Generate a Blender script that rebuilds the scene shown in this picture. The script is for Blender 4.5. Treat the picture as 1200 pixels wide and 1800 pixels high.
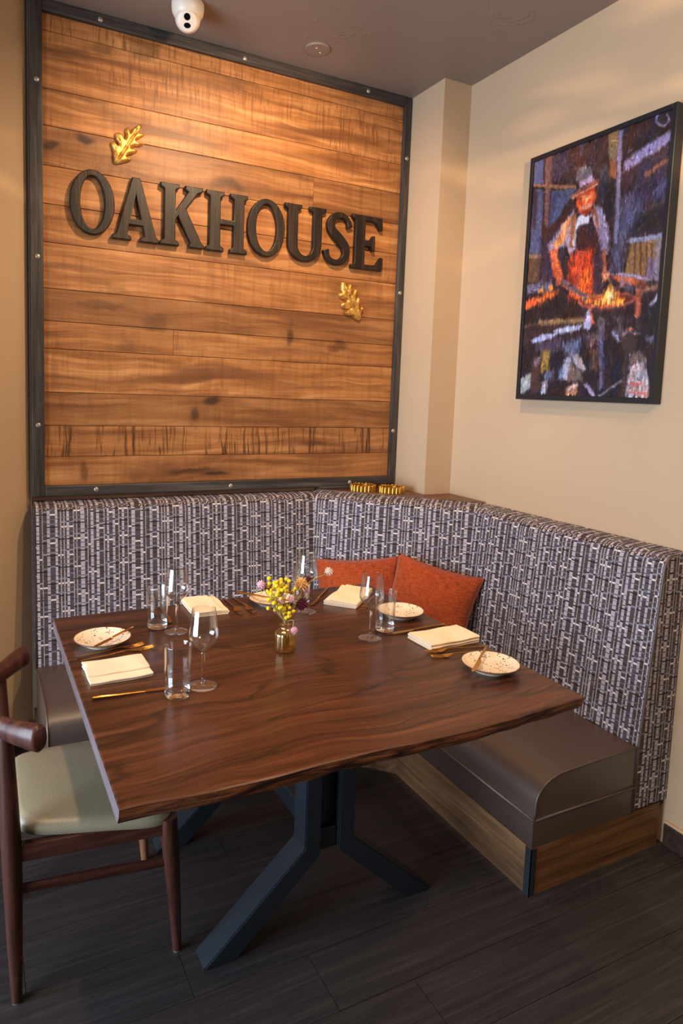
import bpy, bmesh, math, random
import numpy as np
from mathutils import Vector, Matrix, geometry, noise as mnoise

for o in list(bpy.data.objects):
    bpy.data.objects.remove(o)
SC = bpy.context.scene
COL = SC.collection
PI = math.pi
random.seed(7)

# ------------------------------------------------------------------ camera
CAM = Vector((0.4524, -2.9465, 1.4903)); YAW, PITCH, ROLL = 0.477, -0.103, 0.0353
fw = Vector((math.sin(YAW)*math.cos(PITCH), math.cos(YAW)*math.cos(PITCH), math.sin(PITCH)))
rt = Vector((math.cos(YAW), -math.sin(YAW), 0)); up = rt.cross(fw)
rt2 = rt*math.cos(ROLL)+up*math.sin(ROLL); up2 = up*math.cos(ROLL)-rt*math.sin(ROLL)
cd = bpy.data.cameras.new('camera'); cam = bpy.data.objects.new('camera', cd); COL.objects.link(cam)
M = Matrix((rt2, up2, -fw)).transposed().to_4x4(); M.translation = CAM
cam.matrix_world = M
cd.sensor_width = 36; cd.sensor_fit = 'AUTO'; cd.lens = 1202.19/1800*36
cd.shift_x = (600-567.43)/1800; cd.shift_y = (810.68-900)/1800
cd.clip_start = 0.05
SC.camera = cam

# ------------------------------------------------------------------ world, lights, exposure
w = bpy.data.worlds.new('world'); SC.world = w; w.use_nodes = True
bg = w.node_tree.nodes['Background']
bg.inputs[0].default_value = (1.0, 0.92, 0.86, 1); bg.inputs[1].default_value = 0.07

def area(name, loc, target, sx, sy, power, color):
    l = bpy.data.lights.new(name, 'AREA'); l.shape = 'RECTANGLE'; l.size = sx; l.size_y = sy
    l.energy = power; l.color = color
    o = bpy.data.objects.new(name, l); COL.objects.link(o); o.location = loc
    o.rotation_euler = (Vector(target)-Vector(loc)).to_track_quat('-Z', 'Y').to_euler()
    return o
def spot(name, loc, target, power, color, angle, blend=0.6, size=0.04):
    l = bpy.data.lights.new(name, 'SPOT'); l.energy = power; l.color = color
    l.spot_size = math.radians(angle); l.spot_blend = blend; l.shadow_soft_size = size
    o = bpy.data.objects.new(name, l); COL.objects.link(o); o.location = loc
    o.rotation_euler = (Vector(target)-Vector(loc)).to_track_quat('-Z', 'Y').to_euler()
    return o
COOL = (0.70, 0.84, 1.0); WARM = (1.0, 0.69, 0.41)
# assumed window daylight from the left of the room, out of view, one area light
area('assumed_window_daylight', (-1.65, -1.65, 1.15), (1.8, -1.5, 1.0), 2.0, 2.0, 182, COOL)
# assumed recessed ceiling downlights, out of view
spot('assumed_downlight_table', (0.66, -1.62, 2.86), (1.12, -1.42, 0.7), 70, WARM, 86, 0.8)
spot('assumed_downlight_panel', (1.50, -1.05, 2.86), (1.60, 0.0, 1.55), 92, WARM, 124, 0.8)
spot('added_downlight_aisle', (1.75, -2.75, 2.86), (2.15, -2.0, 0.6), 34, WARM, 130, 0.8)  # added, unseen: warm light for the right wall and bench end
# added unseen point light off to the right, noise-textured: warm light in soft streaks on the upper walls
pl_ = bpy.data.lights.new('added_streak_light', 'POINT'); pl_.energy = 44; pl_.color = (1.0, 0.68, 0.38); pl_.shadow_soft_size = 0.03
po = bpy.data.objects.new('added_streak_light', pl_); COL.objects.link(po); po.location = (1.55, -2.55, 2.25)
pl_.use_nodes = True; nt_ = pl_.node_tree; em = nt_.nodes['Emission']
tc_ = nt_.nodes.new('ShaderNodeTexCoord'); mp_ = nt_.nodes.new('ShaderNodeMapping'); mp_.inputs['Scale'].default_value = (3.0, 3.0, 15.0); mp_.inputs['Rotation'].default_value = (-0.75, 0.0, 0.0)
nz_ = nt_.nodes.new('ShaderNodeTexNoise'); nz_.inputs['Scale'].default_value = 1.0; nz_.inputs['Detail'].default_value = 2
mr_ = nt_.nodes.new('ShaderNodeMapRange'); mr_.interpolation_type = 'SMOOTHSTEP'
for i_, v_ in ((1, 0.54), (2, 0.68), (3, 0.8), (4, 3.2)): mr_.inputs[i_].default_value = v_
nt_.links.new(tc_.outputs['Normal'], mp_.inputs[0]); nt_.links.new(mp_.outputs[0], nz_.inputs['Vector']); nt_.links.new(nz_.outputs['Fac'], mr_.inputs[0]); sx_ = nt_.nodes.new('ShaderNodeSeparateXYZ'); up_ = nt_.nodes.new('ShaderNodeMapRange'); up_.interpolation_type = 'SMOOTHSTEP'
for i_, v_ in ((1, -0.15), (2, 0.05), (3, 0.0), (4, 1.0)): up_.inputs[i_].default_value = v_
mr_.inputs[3].default_value = 0.0
ml_ = nt_.nodes.new('ShaderNodeMath'); ml_.operation = 'MULTIPLY_ADD'; ml_.inputs[2].default_value = 0.85
nt_.links.new(tc_.outputs['Normal'], sx_.inputs[0]); nt_.links.new(sx_.outputs[2], up_.inputs[0])
nt_.links.new(mr_.outputs[0], ml_.inputs[0]); nt_.links.new(up_.outputs[0], ml_.inputs[1]); nt_.links.new(ml_.outputs[0], em.inputs['Strength'])
vs = SC.view_settings
vs.view_transform = 'Standard'; vs.look = 'None'; vs.gamma = 1.0; vs.use_curve_mapping = False
vs.exposure = 0.0

# ------------------------------------------------------------------ node helpers
def lin(c):
    r = [(x/255)/12.92 if x <= 10 else ((x/255+0.055)/1.055)**2.4 for x in c[:3]]
    return (r[0], r[1], r[2], 1)
class NT:
    def __init__(s, name, rough=0.5, metal=0.0, spec=0.5):
        s.m = bpy.data.materials.new(name); s.m.use_nodes = True
        s.t = s.m.node_tree; s.b = s.t.nodes['Principled BSDF']
        s.b.inputs['Roughness'].default_value = rough; s.b.inputs['Metallic'].default_value = metal
        s.b.inputs['Specular IOR Level'].default_value = spec
    def n(s, typ, **kw):
        nd = s.t.nodes.new(typ)
        for k, v in kw.items(): setattr(nd, k, v)
        return nd
    def put(s, inp, v):
        if v is None: return
        if hasattr(v, 'is_output'): s.t.links.new(v, inp)
        else:
            if inp.type == 'RGBA' and len(v) == 3: v = (*v, 1)
            inp.default_value = v
    def math(s, op, a, b=None, c=None, clamp=False):
        nd = s.n('ShaderNodeMath', operation=op, use_clamp=clamp)
        s.put(nd.inputs[0], a); s.put(nd.inputs[1], b); s.put(nd.inputs[2], c); return nd.outputs[0]
    def vmath(s, op, a, b=None, scale=None):
        nd = s.n('ShaderNodeVectorMath', operation=op)
        s.put(nd.inputs[0], a); s.put(nd.inputs[1], b)
        if scale is not None: s.put(nd.inputs['Scale'], scale)
        return nd.outputs['Value'] if op in ('LENGTH', 'DISTANCE', 'DOT_PRODUCT') else nd.outputs[0]
    def coord(s, kind='Object'): return s.n('ShaderNodeTexCoord').outputs[kind]
    def rnd(s): return s.n('ShaderNodeObjectInfo').outputs['Random']
    def sep(s, v):
        nd = s.n('ShaderNodeSeparateXYZ'); s.put(nd.inputs[0], v); return nd.outputs
    def comb(s, x, y, z):
        nd = s.n('ShaderNodeCombineXYZ')
        for i, v in enumerate((x, y, z)): s.put(nd.inputs[i], v)
        return nd.outputs[0]
    def noise(s, v, scale=5, detail=3, rough=0.5, dist=0.0):
        nd = s.n('ShaderNodeTexNoise'); s.put(nd.inputs['Vector'], v); s.put(nd.inputs['Scale'], scale)
        nd.inputs['Detail'].default_value = detail; nd.inputs['Roughness'].default_value = rough
        s.put(nd.inputs['Distortion'], dist); return nd.outputs['Fac']
    def white(s, v):
        nd = s.n('ShaderNodeTexWhiteNoise'); s.put(nd.inputs['Vector'], v); return nd.outputs['Value']
    def vor(s, v, scale=5, feature='F1'):
        nd = s.n('ShaderNodeTexVoronoi', feature=feature); s.put(nd.inputs['Vector'], v); s.put(nd.inputs['Scale'], scale)
        return nd.outputs['Distance']
    def mul(s, v, sc): return s.vmath('MULTIPLY', v, sc)
    def ramp(s, f, stops, interp='LINEAR'):
        nd = s.n('ShaderNodeValToRGB'); cr = nd.color_ramp; cr.interpolation = interp
        while len(cr.elements) < len(stops): cr.elements.new(0.5)
        for e, (p, c) in zip(cr.elements, stops):
            e.position = p; e.color = (c, c, c, 1) if isinstance(c, (int, float)) else c if len(c) == 4 else (*c, 1)
        s.put(nd.inputs[0], f); return nd.outputs[0]
    def smooth(s, f, lo, hi):
        nd = s.n('ShaderNodeMapRange', interpolation_type='SMOOTHSTEP'); s.put(nd.inputs[0], f)
        nd.inputs[1].default_value = lo; nd.inputs[2].default_value = hi; return nd.outputs[0]
    def mix(s, f, a, b, mode='MIX'):
        nd = s.n('ShaderNodeMix', data_type='RGBA', blend_type=mode)
        s.put(nd.inputs[0], f); s.put(nd.inputs[6], a); s.put(nd.inputs[7], b); return nd.outputs[2]
    def base(s, c): s.put(s.b.inputs['Base Color'], c)
    def bump(s, h, strength=0.3, dist=0.005):
        nd = s.n('ShaderNodeBump'); nd.inputs['Strength'].default_value = strength
        nd.inputs['Distance'].default_value = dist; s.put(nd.inputs['Height'], h)
        s.t.links.new(nd.outputs[0], s.b.inputs['Normal'])
def simple(name, col, rough=0.5, metal=0.0, var=0.06, bump=0.0, bscale=60, spec=0.5):
    k = NT(name, rough, metal, spec); c = lin(col); v = k.coord()
    f = k.noise(v, 9, 3)
    a = tuple(min(1, x*(1-2*var)) for x in c[:3]); b = tuple(min(1, x*(1+2*var)) for x in c[:3])
    k.base(k.mix(f, a, b))
    if bump: k.bump(k.noise(v, bscale, 4), bump, 0.004)
    return k.m
def glass(name, col=(1, 1, 1), rough=0.0):
    k = NT(name, rough); k.b.inputs['Transmission Weight'].default_value = 1; k.b.inputs['IOR'].default_value = 1.48
    k.base((*col, 1)); return k.m
MT = {}

# ------------------------------------------------------------------ materials
def wall_mat():
    k = NT('wall_paint', 0.62, 0, 0.35); v = k.coord()
    f = k.noise(v, 1.3, 4); g = k.noise(v, 30, 4)
    k.base(k.mix(f, lin((184, 157, 128)), lin((194, 168, 139))))
    ridge = k.math('ABSOLUTE', k.math('SUBTRACT', k.noise(v, 3.2, 2, 0.5, 1.2), 0.5))
    tr = k.math('MULTIPLY', k.math('LESS_THAN', ridge, 0.005), k.smooth(k.noise(v, 2.1, 2), 0.55, 0.62))
    k.bump(k.math('ADD', k.math('MULTIPLY', g, 0.35), tr), 0.22, 0.003); return k.m
MT['wall'] = wall_mat()
def ceiling_mat():
    k = NT('ceiling_paint', 0.5, 0, 0.4); v = k.coord()
    f = k.noise(v, 1.5, 4)
    k.base(k.mix(f, lin((128, 114, 104)), lin((138, 123, 113))))
    ridge = k.math('ABSOLUTE', k.math('SUBTRACT', k.noise(v, 4.0, 2, 0.5, 1.4), 0.5))
    tr = k.math('MULTIPLY', k.smooth(ridge, 0.012, 0.0), k.smooth(k.noise(v, 3.1, 2), 0.52, 0.62))
    k.bump(k.math('ADD', k.math('MULTIPLY', k.noise(v, 9, 5), 0.5), tr), 0.35, 0.004); return k.m
MT['ceiling'] = ceiling_mat()
def floor_mat():
    k = NT('floor_vinyl', 0.46, 0, 0.4); v = k.coord(); r = k.rnd()
    off = k.vmath('ADD', v, k.comb(k.math('MULTIPLY', r, 37), k.math('MULTIPLY', r, 11), 0))
    a = k.noise(k.mul(off, (1.0, 26, 1)), 2.2, 5, 0.62, 0.4)
    b = k.noise(k.mul(off, (2.0, 150, 1)), 3, 4, 0.7)
    f = k.math('ADD', k.math('MULTIPLY', a, 0.6), k.math('MULTIPLY', b, 0.4))
    c = k.ramp(f, [(0.30, lin((28, 25, 26))), (0.5, lin((45, 40, 41))), (0.66, lin((66, 59, 58))), (0.74, lin((98, 89, 86)))])
    k.base(k.mix(k.math('MULTIPLY', r, 0.25), c, lin((38, 34, 35))))
    k.put(k.b.inputs['Roughness'], k.math('ADD', 0.40, k.math('MULTIPLY', b, 0.25)))
    k.bump(b, 0.35, 0.002); return k.m
MT['floor'] = floor_mat()

def panel_wood(name, fig, tone, fs=(34, 1, 3.4), dk=(84, 52, 28), gl=0.38):
    """planed maple planks: long grain, brown streaks, cross-figured 'curl', knots at their own places"""
    k = NT(name, 0.42, 0, 0.35); v = k.coord(); r = k.rnd()
    off = k.vmath('ADD', v, k.comb(k.math('MULTIPLY', r, 53), 0, k.math('MULTIPLY', r, 29)))
    warp = k.noise(k.mul(off, (1.0, 1, 3)), 1.6, 3)
    w3 = k.vmath('ADD', off, k.comb(0, 0, k.math('MULTIPLY', warp, 0.09)))
    g1 = k.noise(k.mul(w3, (0.9, 1, 16)), 2.0, 4, 0.55, 0.6)
    g2 = k.noise(k.mul(w3, (2.0, 1, 90)), 2.4, 4, 0.65)
    saw = k.noise(k.mul(off, (120, 1, 3)), 1.0, 2)
    f = k.math('ADD', k.math('MULTIPLY', g1, 0.68), k.math('ADD', k.math('MULTIPLY', g2, 0.26), k.math('MULTIPLY', saw, 0.06)))
    d = tone
    c = k.ramp(f, [(0.30, lin((100*d, 58*d, 28*d))), (0.43, lin((150*d, 96*d, 52*d))), (0.54, lin((180*d, 122*d, 72*d))),
                   (0.66, lin((206*d, 150*d, 96*d)))])
    cl_ = k.smooth(k.noise(k.mul(off, (1.1, 1, 3.2)), 1.7, 4, 0.6, 0.8), 0.55, 0.72)
    c = k.mix(k.math('MULTIPLY', cl_, 0.62), c, lin((98, 64, 44)))
    st = k.smooth(k.noise(k.mul(w3, (0.7, 1, 7)), 1.5, 3), 0.54, 0.70)
    c = k.mix(k.math('MULTIPLY', st, 0.78), c, lin((104, 64, 38)))
    # curl figure: short dark marks across the grain
    fc = k.noise(k.vmath('ADD', k.mul(off, fs), k.comb(k.math('MULTIPLY', warp, 1.3), 0, 0)), 1.3, 5, 0.68, 0.5)
    gate = k.smooth(k.noise(k.mul(off, (1.0, 1, 2.0)), 1.4, 2), gl, gl+0.24)
    fm = k.math('MULTIPLY', k.smooth(fc, 0.49, 0.63), k.math('MULTIPLY', gate, fig))
    c = k.mix(fm, c, lin(dk))
    sh = k.noise(k.mul(off, (17, 1, 1.2)), 1.2, 2, 0.5, 0.8)
    c = k.mix(k.math('MULTIPLY', k.smooth(sh, 0.45, 0.7), 0.22), c, lin((120, 74, 38)))
    # knots and bark splits, each where the board has it: (x, z, rx, rz, strength)
    p = k.sep(k.vmath('ADD', v, (1.518, 0, 1.03))); wob = k.noise(v, 9, 3)
    for (x, z, rx, rz, stg) in ((0.868, 2.436, .035, .014, .9), (0.743, 2.385, .03, .016, .8), (1.32, 1.122, .11, .015, 1.0),
                                (1.42, 1.103, .06, .010, 1.0), (1.402, 1.432, .04, .014, .85), (1.325, 1.380, .018, .026, .7),
                                (0.862, 1.140, .016, .05, .6), (1.769, 1.763, .016, .055, .75), (0.93, 1.800, .10, .02, .5),
                                (1.15, 1.757, .05, .03, .5), (2.02, 1.70, .05, .02, .6), (1.46, 2.36, .08, .02, .6), (1.90, 1.24, .07, .012, .5)):
        dx = k.math('DIVIDE', k.math('SUBTRACT', p[0], x), rx); dz = k.math('DIVIDE', k.math('SUBTRACT', p[2], z), rz)
        wz = k.math('MULTIPLY', k.math('SUBTRACT', wob, 0.5), 5.0)
        dist = k.math('SQRT', k.math('ADD', k.math('POWER', dx, 2), k.math('POWER', k.math('ADD', dz, wz), 2)))
        kn = k.math('MULTIPLY', k.smooth(dist, 1.5, 0.45), stg)
        halo = k.math('MULTIPLY', k.smooth(dist, 4.2, 1.0), 0.5*stg)
        c = k.mix(halo, c, lin((116, 72, 40))); c = k.mix(kn, c, lin((44, 28, 20)))
    k.base(k.mix(k.math('MULTIPLY', r, 0.22), c, lin((128, 82, 48))))
    k.put(k.b.inputs['Roughness'], k.math('ADD', 0.34, k.math('MULTIPLY', g2, 0.22)))
    k.bump(k.math('ADD', g2, k.math('MULTIPLY', saw, 0.5)), 0.18, 0.002); return k.m
MT['plank_plain'] = panel_wood('plank_plain', 0.30, 1.0)
MT['plank_curl'] = panel_wood('plank_curl', 0.8, 1.04, (62, 1, 5), (112, 70, 38))
MT['plank_ripple'] = panel_wood('plank_ripple', 1.0, 1.0, (40, 1, 2.4), (66, 40, 20), 0.14)
MT['plank_dark'] = panel_wood('plank_dark', 0.35, 0.88)

def dark_wood(name, c0, c1, c2, rough=0.4, axis='x', fine=1.0, bump=0.2):
    k = NT(name, rough, 0, 0.4); v = k.coord(); r = k.rnd()
    off = k.vmath('ADD', v, k.comb(k.math('MULTIPLY', r, 13), k.math('MULTIPLY', r, 7), 0))
    st = {'x': (1, 12, 12), 'y': (12, 1, 12), 'z': (12, 12, 1)}[axis]
    a = k.noise(k.mul(off, st), 2.4*fine, 4, 0.6, 0.5); b = k.noise(k.mul(off, tuple(x*5 if x > 1 else 2 for x in st)), 2*fine, 3, 0.6)
    f = k.math('ADD', k.math('MULTIPLY', a, 0.65), k.math('MULTIPLY', b, 0.35))
    k.base(k.ramp(f, [(0.34, lin(c0)), (0.5, lin(c1)), (0.66, lin(c2))]))
    k.bump(b, bump, 0.002); return k.m
MT['frame_bar'] = dark_wood('blackened_frame', (40, 36, 35), (60, 56, 55), (88, 80, 74), 0.42, 'x', 1, 0.5)
MT['frame_bar_v'] = dark_wood('blackened_frame_upright', (40, 36, 35), (60, 56, 55), (88, 80, 74), 0.42, 'z', 1, 0.5)
MT['letter'] = dark_wood('letter_wood', (14, 10, 9), (31, 21, 16), (62, 42, 30), 0.42, 'z', 1.3, 0.4)
MT['chair_wood'] = dark_wood('chair_walnut', (48, 26, 22), (70, 38, 30), (92, 52, 40), 0.33, 'z', 1, 0.1)
MT['chair_rail'] = dark_wood('chair_walnut_rail', (48, 26, 22), (70, 38, 30), (92, 52, 40), 0.33, 'x', 1, 0.1)
MT['table_side_sheen'] = dark_wood('table_side_sheen', (88, 76, 80), (108, 96, 102), (126, 114, 120), 0.35, 'y', 1, 0.1)  # left edge of the top: window sheen put into a paler grey-lavender colour
MT['base_board'] = dark_wood('base_board', (70, 46, 28), (108, 72, 42), (138, 96, 60), 0.5, 'x', 0.8, 0.3)
MT['base_board_y'] = dark_wood('base_board_side', (70, 48, 32), (106, 76, 50), (134, 100, 68), 0.5, 'y', 0.8, 0.3)
MT['ledge'] = dark_wood('ledge_wood', (70, 46, 32), (98, 66, 46), (124, 86, 60), 0.4, 'x', 1, 0.2)
MT['baseboard'] = dark_wood('baseboard_stain', (38, 28, 24), (54, 40, 32), (70, 52, 42), 0.45, 'x', 1, 0.1)

def table_mat():
    k = NT('walnut_top', 0.36, 0, 0.42); v = k.coord()
    p = k.sep(k.vmath('ADD', v, (1.315, -1.115, 0)))
    warp = k.noise(k.mul(v, (1.4, 2.2, 1)), 1.5, 3)
    w2 = k.vmath('ADD', v, k.comb(0, k.math('MULTIPLY', warp, 0.16), 0))
    g1 = k.noise(k.mul(w2, (0.7, 9, 9)), 2.6, 5, 0.62, 0.7)
    g2 = k.noise(k.mul(w2, (2.5, 70, 70)), 2.2, 4, 0.65)
    g3 = k.noise(k.mul(w2, (0.5, 24, 24)), 2.0, 3, 0.6)
    f = k.math('ADD', k.math('MULTIPLY', g1, 0.45), k.math('ADD', k.math('MULTIPLY', g2, 0.22), k.math('MULTIPLY', g3, 0.33)))
    c = k.ramp(f, [(0.36, lin((30, 16, 12))), (0.46, lin((56, 31, 21))), (0.54, lin((80, 45, 30))), (0.66, lin((106, 64, 43)))])
    # the sapwood side towards the waney edge is redder, with rippled figure
    fr = k.smooth(k.math('ADD', p[1], k.math('MULTIPLY', warp, 0.5)), -1.05, -1.50)
    rip = k.noise(k.vmath('ADD', k.mul(v, (42, 4, 1)), k.comb(k.math('MULTIPLY', warp, 6), 0, 0)), 1.3, 3, 0.6, 0.8)
    c = k.mix(k.math('MULTIPLY', fr, 0.5), c, k.ramp(f, [(.38, lin((50, 25, 16))), (.52, lin((92, 50, 30))), (.64, lin((124, 73, 44)))]))
    c = k.mix(k.math('MULTIPLY', k.math('MULTIPLY', fr, k.smooth(rip, 0.5, 0.66)), 0.35), c, lin((80, 42, 26)))
    line = k.math('ABSOLUTE', k.math('SUBTRACT', k.noise(k.mul(w2, (0.5, 3.2, 3)), 2.0, 2, 0.5, 0.4), 0.52))
    c = k.mix(k.math('MULTIPLY', k.smooth(line, 0.016, 0.0), 0.65), c, lin((30, 18, 15)))
    # dark bark line that follows the waney edge low on its face
    k.base(c)
    k.put(k.b.inputs['Roughness'], k.math('ADD', 0.20, k.math('MULTIPLY', g2, 0.2)))
    k.bump(g2, 0.08, 0.001); return k.m
MT['table'] = table_mat()
def edge_mat():
    k = NT('waney_edge', 0.5, 0, 0.3); v = k.coord()
    f = k.noise(k.mul(v, (5, 9, 40)), 1.8, 4, 0.6, 1.0)
    k.base(k.ramp(f, [(0.36, lin((44, 25, 18))), (0.48, lin((92, 53, 33))), (0.64, lin((146, 88, 52)))]))
    k.bump(f, 0.5, 0.006); return k.m
MT['edge'] = edge_mat()

def fabric_mat():
    """woven geometric upholstery: columns of grey, mauve and thin pale bars cut by rows of dark and white blocks"""
    k = NT('banquette_fabric', 0.78, 0, 0.25)
    uv = k.coord('UV'); p = k.sep(uv); P, Q = 0.40, 0.112
    u = k.math('FRACT', k.math('DIVIDE', p[0], P)); vv = k.math('DIVIDE', p[1], Q)
    D, L, T = 0.0, 1.0, 0.5
    # (width, kind, group)
    cols = [(45, L, 0), (70, D, 0), (32, L, 1), (32, D, 1), (11, T, 1), (46, D, 1), (35, L, 2), (60, D, 2), (27, L, 2), (32, D, 3),
            (13, T, 3), (26, D, 3), (15, T, 3), (22, D, 3), (28, L, 3), (48, D, 3), (12, T, 4), (24, D, 4), (14, T, 4), (40, D, 4)]
    cols2 = [(47, L, 4), (30, D, 4), (12, T, 0), (28, D, 0), (34, L, 0), (32, D, 0), (34, L, 1), (52, D, 1), (13, T, 2), (26, D, 2), (25, L, 2),
             (44, D, 2), (28, L, 3), (40, D, 3), (12, T, 3), (30, D, 4), (26, L, 4), (44, D, 4), (12, T, 1), (36, D, 1)]
    def ramps(cs, f):
        tot = sum(c[0] for c in cs); x = 0; a = []; b = []; cl = []
        for i, (wd, kd, g) in enumerate(cs):
            a.append((x/tot, kd)); b.append((x/tot, g/5.0)); cl.append((x/tot, (i*0.137) % 1)); x += wd
        return k.ramp(f, a, 'CONSTANT'), k.ramp(f, b, 'CONSTANT'), k.ramp(f, cl, 'CONSTANT')
    half = k.math('GREATER_THAN', u, 0.5); u2 = k.math('FRACT', k.math('MULTIPLY', u, 2))
    A = ramps(cols, u2); B = ramps(cols2, u2)
    kind, grp, cid = [k.mix(half, A[i], B[i]) for i in range(3)]
    kind = k.sep(kind)[0]; grp = k.sep(grp)[0]; cid = k.sep(cid)[0]
    vo = k.math('ADD', vv, k.math('MULTIPLY', grp, 2.2)); v1 = k.math('FRACT', vo)
    vid = k.math('FLOOR', vo)
    # rows for pale columns: 0 = cut by dark, .5 = black block, 1 = pale
    rl = k.sep(k.ramp(v1, [(0, 0.0), (.05, 1), (.12, 0), (.145, 1), (.29, .0), (.315, 1), (.44, 0), (.455, 1), (.62, .5), (.67, 1), (.78, 0.0), (.80, 1), (.93, 0), (.945, 1)], 'CONSTANT'))[0]
    # rows for dark columns: 0 dark, .35 thin pale, .6 mauve bar, .8 black bar, 1 white bar
    rd = k.sep(k.ramp(v1, [(0, .8), (.045, 0), (.10, .6), (.15, 0), (.285, .35), (.30, 0), (.43, 1.0), (.485, 0), (.60, .6), (.655, 0), (.78, .35), (.795, 0), (.86, .8), (.89, 0)], 'CONSTANT'))[0]
    rr = k.white(k.comb(cid, vid, k.math('FLOOR', k.math('MULTIPLY', v1, 7))))
    rc = k.white(k.comb(cid, 3.3, grp))
    nz = k.noise(uv, 7, 2)
    dark = k.mix(k.smooth(k.white(k.comb(cid, k.math('FLOOR', k.math('MULTIPLY', vo, 3)), 1)), 0.2, 0.9), lin((72, 65, 65)), lin((82, 79, 90)))
    brown = lin((70, 58, 54))
    dark = k.mix(k.math('MULTIPLY', rc, 0.6), dark, brown)
    mauve = k.mix(rc, lin((170, 162, 178)), lin((186, 178, 192)))
    white = lin((226, 216, 214)); black = lin((28, 24, 28)); slate = lin((106, 110, 128))
    def eq(x, val): return k.math('COMPARE', x, val, 0.06)
    on = k.math('GREATER_THAN', rr, 0.30)
    cd_ = dark
    cd_ = k.mix(k.math('MULTIPLY', eq(rd, .35), on), cd_, lin((142, 134, 142)))
    cd_ = k.mix(k.math('MULTIPLY', eq(rd, .6), k.math('GREATER_THAN', rr, 0.42)), cd_, k.mix(rr, mauve, slate))
    cd_ = k.mix(k.math('MULTIPLY', eq(rd, .8), k.math('GREATER_THAN', rr, 0.34)), cd_, black)
    cd_ = k.mix(k.math('MULTIPLY', eq(rd, 1.0), k.math('GREATER_THAN', rr, 0.4)), cd_, white)
    cl_ = k.mix(eq(rl, 0.0), mauve, brown)
    cl_ = k.mix(k.math('MULTIPLY', eq(rl, .5), k.math('GREATER_THAN', rr, 0.08)), cl_, black)
    ct_ = k.mix(k.math('MULTIPLY', eq(rl, 0.0), on), lin((166, 156, 162)), brown)
    c = k.mix(eq(kind, 1.0), cd_, cl_); c = k.mix(eq(kind, .5), c, ct_)
    c = k.mix(k.math('MULTIPLY', nz, 0.16), c, lin((70, 66, 70)))
    k.base(c)
    wv = k.math('ADD', k.noise(k.mul(uv, (1500, 60, 1)), 1, 1), k.noise(k.mul(uv, (60, 1500, 1)), 1, 1))
    k.bump(wv, 0.2, 0.0008); return k.m
MT['fabric'] = fabric_mat()
def leather_mat(name, col, coat=0.0):
    k = NT(name, 0.5, 0, 1.0); v = k.coord()
    k.b.inputs['Coat Weight'].default_value = coat; k.b.inputs['Coat Roughness'].default_value = 0.5; k.b.inputs['Coat IOR'].default_value = 1.7
    f = k.noise(v, 4, 4); c = lin(col)
    k.base(k.mix(f, tuple(x*0.86 for x in c[:3]), tuple(x*1.14 for x in c[:3])))
    k.put(k.b.inputs['Roughness'], k.math('ADD', 0.34, k.math('MULTIPLY', f, 0.2)))
    k.bump(k.math('ADD', k.vor(v, 260), k.math('MULTIPLY', k.noise(v, 6, 3), 3)), 0.12, 0.002); return k.m
MT['leather'] = leather_mat('seat_leather', (70, 52, 43), 0.25)
MT['seat_vinyl'] = leather_mat('chair_seat_cream', (154, 144, 118))
def pillow_mat():
    k = NT('rust_chenille', 0.85, 0, 0.15); v = k.coord('UV')
    a = k.noise(k.mul(v, (30, 160, 1)), 1, 3, 0.6); b = k.noise(k.mul(v, (170, 26, 1)), 1, 3, 0.6); lo = k.noise(v, 4, 3)
    f = k.math('ADD', k.math('MULTIPLY', a, 0.45), k.math('ADD', k.math('MULTIPLY', b, 0.3), k.math('MULTIPLY', lo, 0.25)))
    k.base(k.ramp(f, [(0.36, lin((112, 44, 18))), (0.5, lin((154, 64, 28))), (0.64, lin((176, 82, 40)))]))
    k.bump(f, 0.5, 0.003); k.b.inputs['Sheen Weight'].default_value = 0.2; return k.m
MT['pillow'] = pillow_mat()
def plate_mat():
    k = NT('speckled_glaze', 0.25, 0, 0.5); v = k.coord()
    d = k.vor(v, 150); sz = k.noise(v, 60, 1)
    sp = k.math('MULTIPLY', k.math('LESS_THAN', d, k.math('SUBTRACT', k.math('MULTIPLY', sz, 0.9), 0.22)), 0.9)
    k.base(k.mix(sp, lin((238, 220, 196)), lin((96, 62, 36)))); return k.m
MT['plate'] = plate_mat()
MT['rim'] = simple('plate_rim_brown', (96, 60, 34), 0.3)
MT['brass'] = simple('brushed_gold', (214, 162, 84), 0.24, 1.0, 0.08, 0.05, 300)
MT['brass_dark'] = simple('aged_gold', (196, 146, 66), 0.3, 1.0, 0.15, 0.1, 90)
def leaf_mat():
    k = NT('gilt_leaf', 0.42, 0.8); v = k.coord()
    f = k.noise(v, 40, 4)
    k.base(k.ramp(f, [(0.32, lin((176, 122, 50))), (0.5, lin((226, 174, 88))), (0.7, lin((244, 206, 122)))]))
    k.bump(k.noise(v, 90, 3), 0.3, 0.003); return k.m
MT['gilt'] = leaf_mat()
def linen():
    k = NT('cream_napkin', 0.8, 0, 0.2); v = k.coord()
    k.base(k.mix(k.noise(v, 14, 3), lin((240, 214, 182)), lin((248, 226, 198))))
    k.bump(k.math('ADD', k.noise(k.mul(v, (900, 40, 1)), 1, 1), k.math('MULTIPLY', k.noise(v, 20, 3), 2)), 0.15, 0.001); return k.m
MT['napkin'] = linen()
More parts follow.
